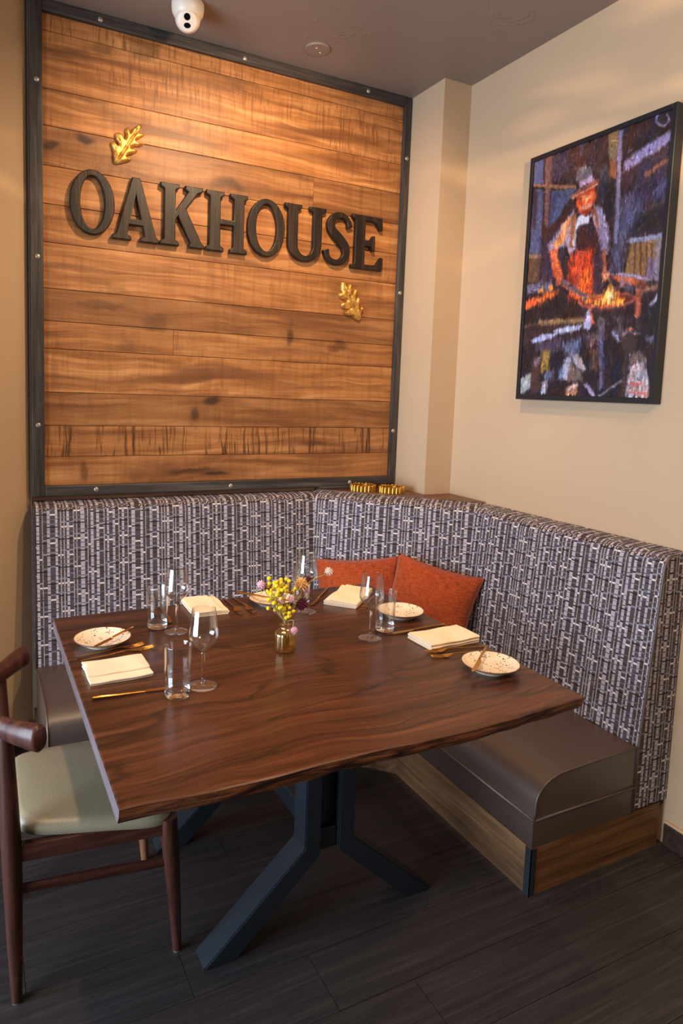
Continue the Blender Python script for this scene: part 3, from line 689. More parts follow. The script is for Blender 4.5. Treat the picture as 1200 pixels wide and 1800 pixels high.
PAINT = [
(62,42,42,1,3,2,[0,0,584,0,605,144,6,99]),
(50,34,36,1,3,2,[584,0,1000,0,1008,229,646,423]),
(46,38,58,0.9,3,2,[713,173,996,122,1006,417,776,414]),
(92,92,128,1,1,1,[-3,1,78,1,85,104,1,97]),
(70,60,90,0.7,3,2,[155,10,275,5,284,81,168,122]),
(118,80,76,1,1,1,[94,2,154,1,155,301,127,313]),
(70,80,112,1,1,1,[168,144,371,169,288,226,158,324]),
(60,52,90,0.5,3,1,[153,150,233,161,171,302,155,301]),
(146,100,74,1,1,1,[0,92,361,155,363,170,2,105]),
(82,84,118,1,1,1,[8,115,93,130,108,396,10,388]),
(55,40,50,0.9,2,1,[8,115,43,123,50,289,19,286]),
(128,102,82,1,1,1,[5,389,120,397,113,419,3,409]),
(92,66,50,1,1,1,[3,409,110,414,110,515,4,512]),
(88,46,36,0.6,4,2,[303,-8,419,-9,433,97,348,112]),
(86,84,120,0.5,3,1,[368,-11,419,-9,412,45,376,46]),
(120,98,74,1,1,1,[584,0,651,1,655,124,599,102]),
(128,78,52,1,1,1,[606,103,655,111,661,182,611,165]),
(126,116,150,1,1,1,[652,6,680,6,704,421,678,419]),
(116,112,160,1,2,2,[706,126,778,105,994,66,994,104,901,131,831,139,712,166]),
(150,140,190,0.8,1,1,[726,90,780,83,763,93,727,100]),
(36,26,28,0.8,4,2,[705,119,771,66,984,24,991,64,777,98]),
(112,74,58,0.9,2,1,[846,192,996,156,998,172,854,206]),
(96,92,140,0.6,5,2,[921,254,996,227,996,289,929,306]),
(80,60,58,0.7,3,1,[836,321,997,296,998,315,839,341]),
(34,30,34,0.9,4,1,[788,328,991,327,998,404,786,395]),
(60,60,70,0.7,5,3,[521,124,602,123,646,244,568,261]),
(26,26,30,0.8,4,2,[570,179,652,191,670,315,604,321]),
(92,98,140,0.6,8,1,[700,251,789,256,836,321,751,419,728,527,662,530,694,386]),
(70,66,96,0.6,8,1,[752,258,852,271,861,324,774,320]),
(136,138,170,1,1,1,[764,421,776,413,985,417,989,439,792,435]),
(134,96,62,1,1,1,[792,435,950,435,970,571,769,539]),
(62,42,36,1,1,1,[817,433,825,433,841,563,831,560]),
(62,42,36,1,1,1,[854,437,863,436,879,565,869,562]),
(62,42,36,1,1,1,[892,440,900,440,916,568,907,565]),
(62,42,36,1,1,1,[926,443,934,443,950,570,941,567]),
(130,116,120,1,1,1,[950,433,987,430,989,586,962,578]),
(100,90,140,0.7,3,1,[912,494,962,505,967,571,912,568]),
(40,28,30,1,5,2,[-2,564,471,583,485,689,-3,722]),
(34,26,34,1,5,3,[-14,789,978,748,999,996,0,996]),
(52,40,60,0.9,4,2,[91,325,254,326,313,422,214,522,113,507]),
(60,34,32,1,2,1,[99,249,155,301,246,266,393,225,367,251,175,333,120,351]),
(30,24,30,1,3,1,[308,384,402,400,429,603,368,608,313,543,349,463]),
(156,140,170,1,2,2,[363,247,303,283,231,331,163,370,175,398,247,397,316,385,360,426,410,408,390,311]),
(236,140,74,0.95,3,2,[303,283,358,275,324,326,292,375,235,391,212,375,255,334]),
(240,190,160,0.7,3,1,[282,299,312,292,301,331,272,343]),
(205,90,56,1,2,2,[183,395,243,392,279,465,308,505,315,536,268,539,224,491]),
(240,130,80,0.8,2,1,[216,402,244,401,271,464,265,479]),
(150,140,178,1,2,2,[509,254,572,272,639,373,638,440,573,439,535,341]),
(100,80,110,0.6,3,1,[554,358,580,346,631,414,579,431]),
(160,86,62,1,2,1,[583,438,635,439,636,524,603,522]),
(150,150,180,0.8,1,1,[622,442,643,440,646,458,631,460]),
(150,90,54,1,1,1,[347,270,386,264,384,400,347,397]),
(206,204,224,1,2,1,[389,286,430,280,502,288,479,321,406,320,382,391,373,390]),
(135,70,48,1,1,1,[488,265,527,263,562,330,554,372]),
(196,190,214,0.8,1,1,[514,290,529,298,554,358,543,356]),
(58,34,36,1,2,2,[396,334,449,316,518,322,564,380,598,447,623,595,381,609,353,470,396,414]),
(205,64,32,0.95,6,3,[378,428,449,419,522,429,558,501,560,596,378,610,355,508]),
(236,104,44,0.8,8,3,[408,504,517,498,537,587,404,591]),
(120,34,28,0.7,4,1,[356,516,446,507,437,551,362,558]),
(64,44,56,0.95,3,2,[545,442,602,447,620,599,554,597]),
(222,140,104,1,2,1,[609,522,644,518,665,530,665,555,621,554]),
(212,78,42,1,2,2,[366,189,504,180,527,221,504,260,462,286,410,264,378,227]),
(244,150,90,0.9,2,1,[412,206,448,200,450,218,419,225]),
(244,150,90,0.9,2,1,[466,210,502,204,502,221,474,225]),
(120,40,30,0.7,3,1,[371,194,502,187,507,198,376,209]),
(250,200,150,0.8,1.5,1,[447,218,464,213,465,241,447,239]),
(214,160,140,0.9,2,1,[417,250,454,243,500,247,487,262,433,264]),
(130,40,34,0.8,2,1,[427,262,492,262,466,285,437,279]),
(98,90,100,1,2,1,[359,135,362,107,382,93,425,92,474,105,490,140,498,159,402,166]),
(130,120,130,0.7,3,1,[369,101,419,93,448,99,408,121]),
(166,138,170,1,1.5,1,[390,146,481,137,499,163,403,171]),
(126,74,66,1,1.5,1,[326,193,387,179,499,162,542,155,526,176,446,190,367,194,337,203]),
(220,150,120,0.9,1,1,[333,199,446,187,528,173,529,180,447,194,343,206]),
(98,80,88,1,1.5,1,[279,526,326,525,536,608,506,624]),
(196,110,74,0.8,1.2,1,[313,543,505,615,500,622,306,551]),
(88,50,54,1,2,1,[444,627,652,651,855,629,802,666,627,669,510,656]),
(186,92,72,1,1.5,1,[858,634,854,640,840,646,816,650,784,654,744,657,700,658,652,657,604,656,558,652,517,648,483,642,459,635,446,629,445,622,456,616,479,610,511,606,551,603,596,602,644,602,692,604,737,607,777,611,811,616,836,622,852,628]),
(92,40,34,1,1.5,1,[843,632,839,637,825,641,803,644,773,647,737,649,696,650,652,649,608,648,565,645,528,642,497,637,475,632,463,627,463,622,473,617,494,613,523,610,560,608,602,607,646,607,690,609,731,611,768,614,799,618,822,623,837,627]),
(226,120,50,0.9,4,3,[771,635,768,639,758,642,741,644,719,645,692,646,662,646,629,644,597,642,566,639,539,636,516,632,501,628,492,624,492,620,499,616,514,614,535,612,562,611,592,611,625,612,657,614,688,617,715,620,738,624,756,628,767,632]),
(240,150,60,0.9,5,2,[621,628,624,603,657,590,676,577,699,596,734,612,732,637]),
(255,214,100,0.95,4,2,[642,628,653,606,674,595,700,607,720,631]),
(255,244,190,1,3,1,[659,623,668,607,689,601,705,624]),
(255,196,80,0.9,2,2,[566,636,593,630,623,639,595,645]),
(255,170,70,0.8,2,3,[678,638,758,635,773,646,693,647]),
(210,160,120,0.9,1.2,1,[482,614,498,600,519,612,506,624]),
(60,40,40,1,1,1,[490,614,499,605,512,613,502,620]),
(204,100,60,1,1.5,1,[683,538,783,547,912,581,912,603,841,590,706,554]),
(168,150,180,1,1.5,1,[676,532,782,538,949,573,908,581,784,551]),
(90,46,44,0.9,2,1,[858,574,914,578,912,605,854,595]),
(166,84,62,1,1.5,1,[855,598,890,602,887,703,860,709]),
(130,90,76,1,2,1,[899,604,994,592,1001,612,858,620]),
(150,110,120,1,1.5,1,[745,550,778,555,777,590,744,588]),
(100,96,130,0.8,3,1,[787,573,855,598,806,609,778,594]),
(96,90,118,1,3,3,[-7,523,206,517,222,557,15,557]),
(206,96,46,1,3,3,[1,593,268,562,267,581,1,629]),
(244,160,70,0.95,2,1,[109,547,142,539,150,561,113,563]),
(244,150,60,0.95,2,1,[200,540,233,540,236,562,206,562]),
(240,90,50,0.8,3,1,[10,598,88,586,99,610,8,622]),
(134,104,74,1,2,1,[124,679,500,688,506,706,127,699]),
(100,80,60,0.8,2,1,[-6,697,134,689,135,697,-8,709]),
(160,160,200,1,1,1,[517,669,539,654,563,699,554,738,497,732]),
(224,110,80,1,1,1,[536,654,551,658,582,713,562,716]),
(66,56,76,1,3,2,[110,774,325,762,347,810,252,825,131,808]),
(150,160,208,1,1.5,2,[70,765,141,746,314,738,252,762,92,776]),
(164,172,208,1,1.5,2,[256,730,351,719,496,712,469,736,323,745]),
(118,124,160,0.7,5,3,[345,794,496,766,477,850,399,842]),
(128,102,48,1,2,2,[174,812,246,811,244,899,176,899]),
(120,130,165,1,2,2,[391,842,439,850,387,934,330,931,355,874]),
(150,154,180,0.9,1.5,1,[368,850,422,842,403,938,371,934]),
(150,140,150,1,1.5,2,[432,834,474,827,550,893,522,905,449,866]),
(120,100,96,0.9,3,2,[418,866,515,905,511,936,411,937]),
(84,76,104,1,2,2,[613,720,655,717,681,964,648,965]),
(120,110,124,1,2,1,[657,714,657,718,655,721,652,725,648,727,642,729,636,730,630,730,623,729,617,728,611,725,607,722,603,718,601,714,600,710,601,706,604,702,608,699,613,697,618,695,625,695,631,695,638,697,644,699,649,702,653,706,656,709]),
(64,54,60,1,2,1,[646,713,646,716,645,718,643,720,640,721,637,722,633,723,629,723,626,722,622,721,618,720,616,718,614,716,612,713,612,711,612,709,614,706,616,705,619,703,623,703,627,702,630,703,634,703,638,705,641,706,643,708,645,711]),
(100,80,84,0.8,4,2,[525,759,580,737,614,775,576,813,536,789]),
(90,64,52,0.9,3,2,[570,820,619,813,631,896,573,897]),
(150,156,206,0.9,2,1,[709,755,728,748,788,789,762,793]),
(120,110,130,0.6,4,2,[727,698,766,692,791,764,748,749]),
(60,44,44,1,2,1,[764,767,875,766,879,830,834,837,839,998,810,998,807,829]),
(150,120,130,0.9,2,1,[784,764,827,744,907,767,869,770,822,756]),
(210,110,80,0.9,1,1,[814,743,832,737,859,748,834,752]),
(34,28,34,1,3,1,[918,667,983,632,995,783,940,781,906,725]),
(170,166,196,1,1.5,1,[940,664,996,623,1002,640,958,665]),
(176,166,176,0.9,1.5,1,[996,714,1007,708,1004,824,992,824]),
(110,116,150,0.7,2,1,[933,774,995,779,985,796,936,792]),
(120,100,96,0.9,2,3,[841,837,917,830,952,859,848,880]),
(160,140,148,1,2,3,[850,880,945,864,1001,996,839,998]),
(130,140,160,0.6,4,2,[904,909,953,901,964,929,897,945]),
(150,156,160,1,2,2,[-2,926,93,906,94,976,1,994]),
(150,144,160,1,2,2,[195,941,240,937,239,997,194,996]),
(66,46,46,1,2,1,[94,866,171,858,178,991,99,993]),
(130,110,130,0.8,2,1,[108,841,160,833,164,866,107,874]),
(104,116,150,0.7,3,3,[203,907,285,898,282,939,224,940]),
(166,118,96,1,2,3,[399,963,490,943,485,998,400,999]),
(200,180,196,0.9,1.2,1,[408,970,487,946,491,952,417,979]),
(160,140,178,1,1.2,1,[536,951,565,945,627,990,599,998]),
(150,140,150,0.8,1,1,[645,995,803,932,810,936,654,1003]),
(150,138,180,0.9,1,1,[964,10,970,16,974,23,975,29,974,35,971,40,965,43,957,45,948,46,938,45,927,43,916,39,907,34,899,28,892,22,888,15,887,8,888,3,891,-2,897,-6,905,0,901,3,898,6,897,11,898,16,902,21,906,26,913,30,920,34,928,37,936,39,944,40,951,39,957,37,961,35,964,31,965,27,964,22,961,17,956,12]),
(206,76,66,0.85,0.6,0,[867,953,873,942,867,941,861,952]),
(206,76,66,0.85,0.6,0,[867,942,873,959,878,958,873,942]),
(206,76,66,0.85,0.6,0,[870,953,888,950,886,946,868,950]),
(206,76,66,0.85,0.6,0,[884,949,887,953,893,952,889,947]),
(206,76,66,0.85,0.6,0,[895,955,904,946,899,944,890,953]),
(206,76,66,0.85,0.6,0,[899,946,908,954,913,953,904,944]),
(206,76,66,0.85,0.6,0,[913,954,920,947,915,945,908,953]),
(206,76,66,0.85,0.6,0,[915,947,924,953,928,951,919,945]),
(206,76,66,0.85,0.6,0,[928,953,939,945,935,943,924,951]),
(206,76,66,0.85,0.6,0,[935,945,944,952,948,950,940,943]),
(206,76,66,0.85,0.6,0,[851,984,902,977,901,974,849,981]),
(206,76,66,0.85,0.6,0,[900,977,940,986,942,983,902,974]),
(206,76,66,0.85,0.6,0,[942,986,981,979,979,976,940,983]),
(206,76,66,0.85,0.6,0,[904,990,947,981,944,978,902,987]),
(206,76,66,0.85,0.6,0,[944,981,979,991,981,988,947,979])]

def painting():
    """the printed canvas: brush patches (colour, opacity, softness, brush noise, outline in thousandths) laid over each other on a fine grid"""
    W_, H_ = 280, 434
    rs = np.random.RandomState(5)
    def blur(a, sx, sy):
        for ax_, s_ in ((1, sx), (0, sy)):
            r_ = int(max(1, round(s_*2)))
            if s_ <= 0: continue
            kx = np.exp(-np.arange(-r_, r_+1)**2/(2*s_*s_)); kx /= kx.sum()
            a = np.apply_along_axis(lambda m: np.convolve(np.pad(m, r_, mode='edge'), kx, 'valid'), ax_, a)
        return a
    def nrm(a): return (a-a.mean())/(a.std()+1e-9)
    n1 = nrm(blur(rs.randn(H_, W_), 0.8, 3.6)); n2 = nrm(blur(rs.randn(H_, W_), 8, 12)); n3 = nrm(blur(rs.randn(H_, W_), .5, .8))
    wx = nrm(blur(rs.randn(H_, W_), 3, 3)); wy = nrm(blur(rs.randn(H_, W_), 3, 3))
    hue = nrm(blur(rs.randn(H_, W_), 4, 10))
    img = np.zeros((H_, W_, 3)); img[:] = (48, 34, 38)
    img += (n1*7+n2*5)[..., None]
    U_, V_ = np.meshgrid((np.arange(W_)+.5)/W_*1000, (np.arange(H_)+.5)/H_*1000)
    U_ = U_+wx*1.6; V_ = V_+wy*1.4
    for (r_, g_, b_, al, bl, nz, q) in PAINT:
        pts = np.array(q, float).reshape(-1, 2)
        ins = np.zeros((H_, W_), bool); dm = np.full((H_, W_), 1e9)
        for (x0, y0), (x1, y1) in zip(pts, np.roll(pts, -1, 0)):
            if y0 != y1:
                cr = ((y0 > V_) != (y1 > V_)) & (U_ < (x1-x0)*(V_-y0)/(y1-y0)+x0); ins ^= cr
            L2 = (x1-x0)**2+(y1-y0)**2+1e-9
            t = np.clip(((U_-x0)*(x1-x0)+(V_-y0)*(y1-y0))/L2, 0, 1)
            dm = np.minimum(dm, np.hypot(U_-x0-t*(x1-x0), (V_-y0-t*(y1-y0))*1.5))
        sd = np.where(ins, dm, -dm); s_ = 2.2+bl*4.0
        m = np.clip(sd/s_*.5+.5+n1*.06*min(bl, 3), 0, 1)*al
        col_ = np.array((r_, g_, b_), float)*(1+(n1*.045+n3*.02)[..., None]*nz) + (hue*1.8*nz)[..., None]*np.array((1, 0, -1))
        img = img*(1-m[..., None])+col_*m[..., None]
    # loose visible brush strokes that break up every patch
    for q in range(5200):
        cx, cy = rs.randint(6, W_-6), rs.randint(8, H_-8); ln, wd = rs.uniform(2.5, 7), rs.uniform(.7, 1.5)
        an = rs.choice([PI/2, PI/2, .3, 1.1, 2.2])+rs.randn()*.3; R0 = 8
        x0, x1, y0, y1 = max(cx-R0, 0), min(cx+R0+1, W_), max(cy-R0, 0), min(cy+R0+1, H_)
        gx, gy = np.meshgrid(np.arange(x0, x1)-cx, np.arange(y0, y1)-cy)
        a_ = gx*math.cos(an)+gy*math.sin(an); b_ = -gx*math.sin(an)+gy*math.cos(an)
        m = np.clip(1.3-np.hypot(a_/ln, b_/wd), 0, 1)*rs.uniform(.35, .8)
        c_ = img[cy, cx]*(1+rs.randn()*.24)+rs.randn(3)*5+(rs.rand() < .12)*np.array((26, 26, 40))
        img[y0:y1, x0:x1] = img[y0:y1, x0:x1]*(1-m[..., None])+c_*m[..., None]
    spk = (n3 > 2.7)
    img[spk] += np.array((30, 28, 36))
    img = np.clip(img*(1+n3[..., None]*.03), 4, 255)/255
    L_ = np.where(img <= .04045, img/12.92, ((img+.055)/1.055)**2.4)
    L_ = np.clip(L_*PGAIN, 0, .95)
    me = bpy.data.meshes.new('canvas')
    y0, y1, z0, z1 = PY0-.017, PY1+.017, PZ0+.020, PZ1-.017
    yy, zz = np.meshgrid(np.linspace(y0, y1, W_), np.linspace(z1, z0, H_))
    co = np.stack([np.full(yy.shape, -.034), yy-(PY0+PY1)/2, zz-PZ0], -1).reshape(-1, 3)
    idx = np.arange(W_*H_).reshape(H_, W_)
    fc = np.stack([idx[:-1, :-1], idx[1:, :-1], idx[1:, 1:], idx[:-1, 1:]], -1).reshape(-1, 4)
    me.from_pydata(co.tolist(), [], fc.tolist())
    ca = me.color_attributes.new('paint', 'FLOAT_COLOR', 'POINT')
    ca.data.foreach_set('color', np.concatenate([L_.reshape(-1, 3), np.ones((W_*H_, 1))], 1).astype(np.float32).ravel())
    k = NT('printed_canvas', 0.48, 0, 0.35); nd = k.n('ShaderNodeVertexColor', layer_name='paint'); k.base(nd.outputs[0])
    k.bump(k.noise(k.coord(), 350, 2), .15, .001)
    me.materials.append(k.m); o = bpy.data.objects.new('canvas', me); COL.objects.link(o); o.parent = art
    bm = B(); box(bm, XR-.033, XR-.010, PY1+.017, PY0-.017, PZ0+.02, PZ1-.017); obj('backing_board', bm, MT['black'], art, world=True)
PGAIN = 1.0
painting()

# ------------------------------------------------------------------ corner banquette
DD = Vector((0.524, -0.5)).normalized(); ND = Vector((DD.y, -DD.x))
MB_ = Vector((-.4005, -1.0)); MC_ = Vector((-1.0, -.428))
def offp(i, d):
    """path point i (0 left end, 1 left mitre, 2 right mitre, 3 right end) at distance d from the wall side"""
    t = d-.12
    return (Vector((.665, -.12-t)), Vector((1.88, -.12))+MB_*t, Vector((2.404, -.62))+MC_*t, Vector((2.404-t, -1.552)))[i]
def sweep(bm, prof, i, j, caps=True, uvs=True, u0=0.0, ext=(0, 0)):
    """sweep a closed (d, z) profile from path point i to j, mitred; UV in metres"""
    n = len(prof); uvl = bm.loops.layers.uv.verify()
    arc = [0]
    for a, b in zip(prof, prof[1:]): arc.append(arc[-1]+math.hypot(b[0]-a[0], b[1]-a[1]))
    arc.append(arc[-1]+math.hypot(prof[0][0]-prof[-1][0], prof[0][1]-prof[-1][1]))
    P0 = [offp(i, d) for d, z in prof]; P1 = [offp(j, d) for d, z in prof]
    dirv = (offp(j, .12)-offp(i, .12)).normalized(); org = offp(i, .12)
    nseg = max(1, int((offp(j, .12)-offp(i, .12)).length/.06))
    rows = []
    for s in range(nseg+1):
        t = s/nseg; row = []
        for k in range(n):
            q = P0[k].lerp(P1[k], t); row.append(bm.verts.new((q.x, q.y, prof[k][1])))
        rows.append(row)
    for s in range(nseg):
        for k in range(n):
            m = (k+1) % n
            f = bm.faces.new((rows[s][k], rows[s+1][k], rows[s+1][m], rows[s][m]))
            for lp, (rw, kk, ar) in zip(f.loops, ((s, k, arc[k]), (s+1, k, arc[k]), (s+1, m, arc[k+1]), (s, m, arc[k+1]))):
                q = rows[rw][kk].co; lp[uvl].uv = (u0+(Vector((q.x, q.y))-org).dot(dirv), ar)
    if caps:
        for row in (rows[0], rows[-1]):
            f = bm.faces.new(row)
            for lp, k in zip(f.loops, range(n)): lp[uvl].uv = (prof[k][0]+.07, prof[k][1]+.03)
    return bm
def back_prof(zb=.345):
    pr = [(.165-(.372-zb)*-.03, zb), (.165, .372), (.147, .58), (.130, .77), (.117, .92)]
    for t in np.linspace(0, PI/2, 7): pr.append((.073+.041*math.cos(t), .955+.048*math.sin(t)))
    pr += [(.04, 1.006), (.002, 1.008), (.002, zb)]
    return pr
sup = 0.9
def nails(parent, i, j, lo=.02, hi=.02):
    a, b = offp(i, .103), offp(j, .103); L_ = (b-a).length; m = int(L_/.0245); bm = B()
    for q in range(m+1):
        p = a.lerp(b, (lo+(L_-lo-hi)*q/m)/L_); nrm = (Vector((0, -1)), ND, Vector((-1, 0)))[i]
        nn = Vector((nrm.x*.75, nrm.y*.75, .66)).normalized()
        v0 = len(bm.verts); lathe(bm, [(0, .0050), (.0036, .0042), (.0064, .001), (.0064, -.001), (0, -.002)], 8)
        R_ = Vector((0, 0, 1)).rotation_difference(nn).to_matrix(); bm.verts.ensure_lookup_table()
        for v in bm.verts[v0:]: v.co = R_ @ v.co+Vector((p.x, p.y, .9885))+nn*.0015
    tag(obj('nailhead_row', bm, MT['nail'], parent, True, world=True), kind='stuff')
def seat_prof(f=.606):
    pr = [(.17, .242), (f-.002, .242)]
    pr += [(f-.003, .262)]
    for t in np.linspace(0, PI/2, 9): pr.append((f-.135+.131*math.cos(t)**.9, .285+.087*math.sin(t)**.9))
    pr += [(.30, .378), (.17, .376)]
    return pr
def pipe_along(pts, r, nm, mat, parent, lab=None):
    bm = B(); tube(bm, pts, r, 8); o = obj(nm, bm, mat, parent, True, world=True)
    if lab: o['label'] = lab
    return o
def bench(name, label, i, j, ends):
    t = thing(name, label, 'bench', ((offp(i, .3)+offp(j, .3))*.5).to_3d(), 0, 'corner banquette sections')
    L_ = (offp(j, .12)-offp(i, .12)).length
    bm = B(); sweep(bm, back_prof(), i, j, u0=(.03, .11, .24)[i])
    for f in bm.faces: f.smooth = True
    back = obj('backrest', bm, MT['fabric'], t, True, world=True, angle=35)
    nails(back, i, j)
    bm = B(); sweep(bm, seat_prof(), i, j); obj('seat_cushion', bm, MT['leather'], t, True, world=True, angle=35)
    bm = B(); sweep(bm, [(.17, .153), (.603, .153), (.606, .160), (.606, .236), (.602, .241), (.17, .241)], i, j); obj('seat_band', bm, MT['leather'], t, True, world=True, angle=30)
    bm = B(); sweep(bm, [(.03, .0), (.606, .0), (.606, .152), (.03, .152)], i, j)
    for f in bm.faces:
        f.normal_update(); f.material_index = 1 if abs(f.normal.y) > .9 else 0
    obj('base_board', bm, [MT['base_board_y'], MT['base_board']], t, world=True)
    a, b = offp(i, .606), offp(j, .606)
    pipe_along([(a.x, a.y, .2415), (b.x, b.y, .2415)], .004, 'piping', MT['leather'], t)
    return t, back
tl, bl_ = bench('banquette_section', 'long banquette section under the wooden panel with patterned backrest', 0, 1, None)
tc, bc_ = bench('banquette_section', 'short diagonal banquette section in the corner behind the orange cushions', 1, 2, None)
tr_, br_ = bench('banquette_section', 'banquette section along the right wall with brown leather seat end showing', 2, 3, None)
# right end: fabric end panel hanging below the seat, profile piping on the seat end, steel corner angle
bm = B(); uvl = bm.loops.layers.uv.verify()
pl = [(.168, .160), (.166, .372), (.148, .58), (.131, .77), (.118, .92)]+[(.073+.042*math.cos(t), .955+.049*math.sin(t)) for t in np.linspace(0, PI/2, 7)]+[(.002, 1.0), (.002, .160)]
a = [bm.verts.new((XR-d, -1.5535, z)) for d, z in pl]; b = [bm.verts.new((XR-d, -1.545, z)) for d, z in pl]
f = bm.faces.new(a)
for lp, (d, z) in zip(f.loops, pl): lp[uvl].uv = (d+.13, z+.05)
bm.faces.new(b[::-1])
for k in range(len(pl)):
    m = (k+1) % len(pl); f = bm.faces.new((a[k], b[k], b[m], a[m]))
    for lp, (dx, z) in zip(f.loops, ((0, pl[k][1]), (.006, pl[k][1]), (.006, pl[m][1]), (0, pl[m][1]))): lp[uvl].uv = (dx+.3, z)
ep = obj('end_panel', bm, MT['fabric'], tr_, world=True)
pipe_along([(XR-d, -1.5535, z) for d, z in pl[:-2]], .0045, 'piping', MT['fabric_pipe'] if 'fabric_pipe' in MT else MT['leather'], ep)
sp = seat_prof(); cap = [(XR-d, -1.553, z) for d, z in sp[1:]]
pipe_along(cap, .004, 'piping', MT['leather'], tr_)
pipe_along([(XR-.606, -1.553, .2415), (XR-.168, -1.5545, .2415)], .004, 'piping', MT['leather'], tr_)
bm = B(); box(bm, XR-.6085, XR-.586, -1.5555, -1.553, .0, .151, 0); box(bm, XR-.6085, XR-.6062, -1.5555, -1.531, .0, .151, 0)
obj('corner_angle', bm, MT['steel_angle'], tr_, world=True)['label'] = 'dark steel angle on the base corner'
# left end: piping around the leather end and the backrest edge
cap = [(.665, -d, z) for d, z in sp[1:]]
pipe_along(cap, .004, 'piping', MT['leather'], tl)
pipe_along([(.665, -d, z) for d, z in back_prof()[1:-2]], .004, 'piping', MT['fabric'], bl_)
bm = B(); box(bm, .664, 1.925, -.020, -.002, 1.009, 1.028, .002, 1); obj('cap_strip', bm, MT['ledge'], tl, world=True)
# wooden shelf that fills the corner behind the diagonal back
bm = B()
e = .003; ledge = [(1.935, -e), (2.370, -e), (2.370, -.298), (XR-e, -.298), (XR-e, -.562), (offp(2, .006)+Vector((.0, .008)))[:], (offp(1, .006)+Vector((.008, 0)))[:]]
prism(bm, [tuple(p) for p in ledge], .988, 1.013); obj('corner_shelf', bm, MT['ledge'], tc, world=True)

# ------------------------------------------------------------------ brass ring holders on the corner shelf
def beaded(x, y, label, n, rz):
    t = thing('brass_holder', label, 'candle holder', (x, y, 1.0132), rz, 'brass holders on the corner shelf')
    bm = B(); lathe(bm, [(0, .0), (.048, .0), (.048, .026), (.044, .028), (.041, .026), (.040, .010), (0, .008)], 36); obj('dish', bm, MT['brass_dark'], t, True, angle=40)
    for k in range(n):
        q = 2*PI*k/n; hgt = .030+.002*((k*7) % 3)/2
        bm = B(); lathe(bm, [(0, 0), (.0090, 0), (.0090, hgt-.003), (.0075, hgt), (0, hgt+.0005)], 12, (.0565*math.cos(q), .0565*math.sin(q), 0))
        obj('rod', bm, MT['brass_dark'], t, True, angle=40)
beaded(2.145, -.105, 'left of the two scalloped gold ring holders on the corner shelf', 19, .1)
beaded(2.252, -.195, 'right of the two scalloped gold ring holders on the corner shelf', 19, .3)

# ------------------------------------------------------------------ cushions
def cushion(name, label, top, right, upv, nrm, wdt, hgt, th):
    right, upv, nrm = Vector(right).normalized(), Vector(upv).normalized(), Vector(nrm).normalized()
    bm = B(); uvl = bm.loops.layers.uv.verify(); N = 26; top = Vector(top); rows = {}
    for sgn in (1, -1):
        g = []
        for a in range(N+1):
            r_ = []
            for b in range(N+1):
                u = -1+2*a/N; v = -1+2*b/N
                edge = abs(u) > .999 or abs(v) > .999
                if edge and sgn == -1: r_.append(rows[(a, b)]); continue
                px = u*(1-.085*(1-v*v)); pz = v*(1-.085*(1-u*u))
                h = ((1-u**2)*(1-v**2))**.42*th*.5
                nz_ = mnoise.noise(Vector((u*1.7+wdt*9, v*1.7, sgn*2.0)))*.010*(1-u**4)*(1-v**4)
                q = right*(px*wdt/2)+upv*(pz*hgt/2)+nrm*(sgn*(h+nz_ if not edge else 0))
                vv = bm.verts.new(q); r_.append(vv)
                if sgn == 1: rows[(a, b)] = vv
            g.append(r_)
        for a in range(N):
            for b in range(N):
                f = bm.faces.new((g[a][b], g[a+1][b], g[a+1][b+1], g[a][b+1]))
                for lp, (i_, j_) in zip(f.loops, ((a, b), (a+1, b), (a+1, b+1), (a, b+1))): lp[uvl].uv = (i_/N*wdt, j_/N*hgt)
    o = obj(name, bm, MT['pillow'], None, True); o.location = top-upv*(hgt/2)*.96
    tag(o, label, 'cushion', 'orange cushions on the corner bench')
    bm = B(); ring = [rows_ for rows_ in []]
    # seam cord round the edge
    path = []
    for a in range(N+1): path.append((-1+2*a/N, -1))
    for b in range(1, N+1): path.append((1, -1+2*b/N))
    for a in range(N-1, -1, -1): path.append((-1+2*a/N, 1))
    for b in range(N-1, -1, -1): path.append((-1, -1+2*b/N))
    pts = [right*(u*(1-.085*(1-v*v))*wdt/2)+upv*(v*(1-.085*(1-u*u))*hgt/2) for u, v in path]
    tube(bm, pts, .0022, 6); obj('seam', bm, MT['pillow'], o, True)
    return o
n0 = Vector((-.690, -.7235, 0)); r0 = Vector((.7235, -.690, 0))
def tilt(roll, lean):
    n_ = (n0*math.cos(lean)+Vector((0, 0, 1))*math.sin(lean)).normalized(); u_ = (Vector((0, 0, 1))*math.cos(lean)-n0*math.sin(lean)).normalized()
    return (r0*math.cos(roll)+u_*math.sin(roll)), (u_*math.cos(roll)-r0*math.sin(roll)), n_
R_, U_, N_ = tilt(.13, .20); cushion('cushion', 'rust orange cushion on the left, partly behind a wine glass', (2.000, -.318, .735), R_, U_, N_, .397, .352, .14)
R_, U_, N_ = tilt(-.20, .20); cushion('cushion', 'rust orange cushion on the right, leaning beside the right backrest', (2.252, -.606, .746), R_, U_, N_, .380, .362, .14)

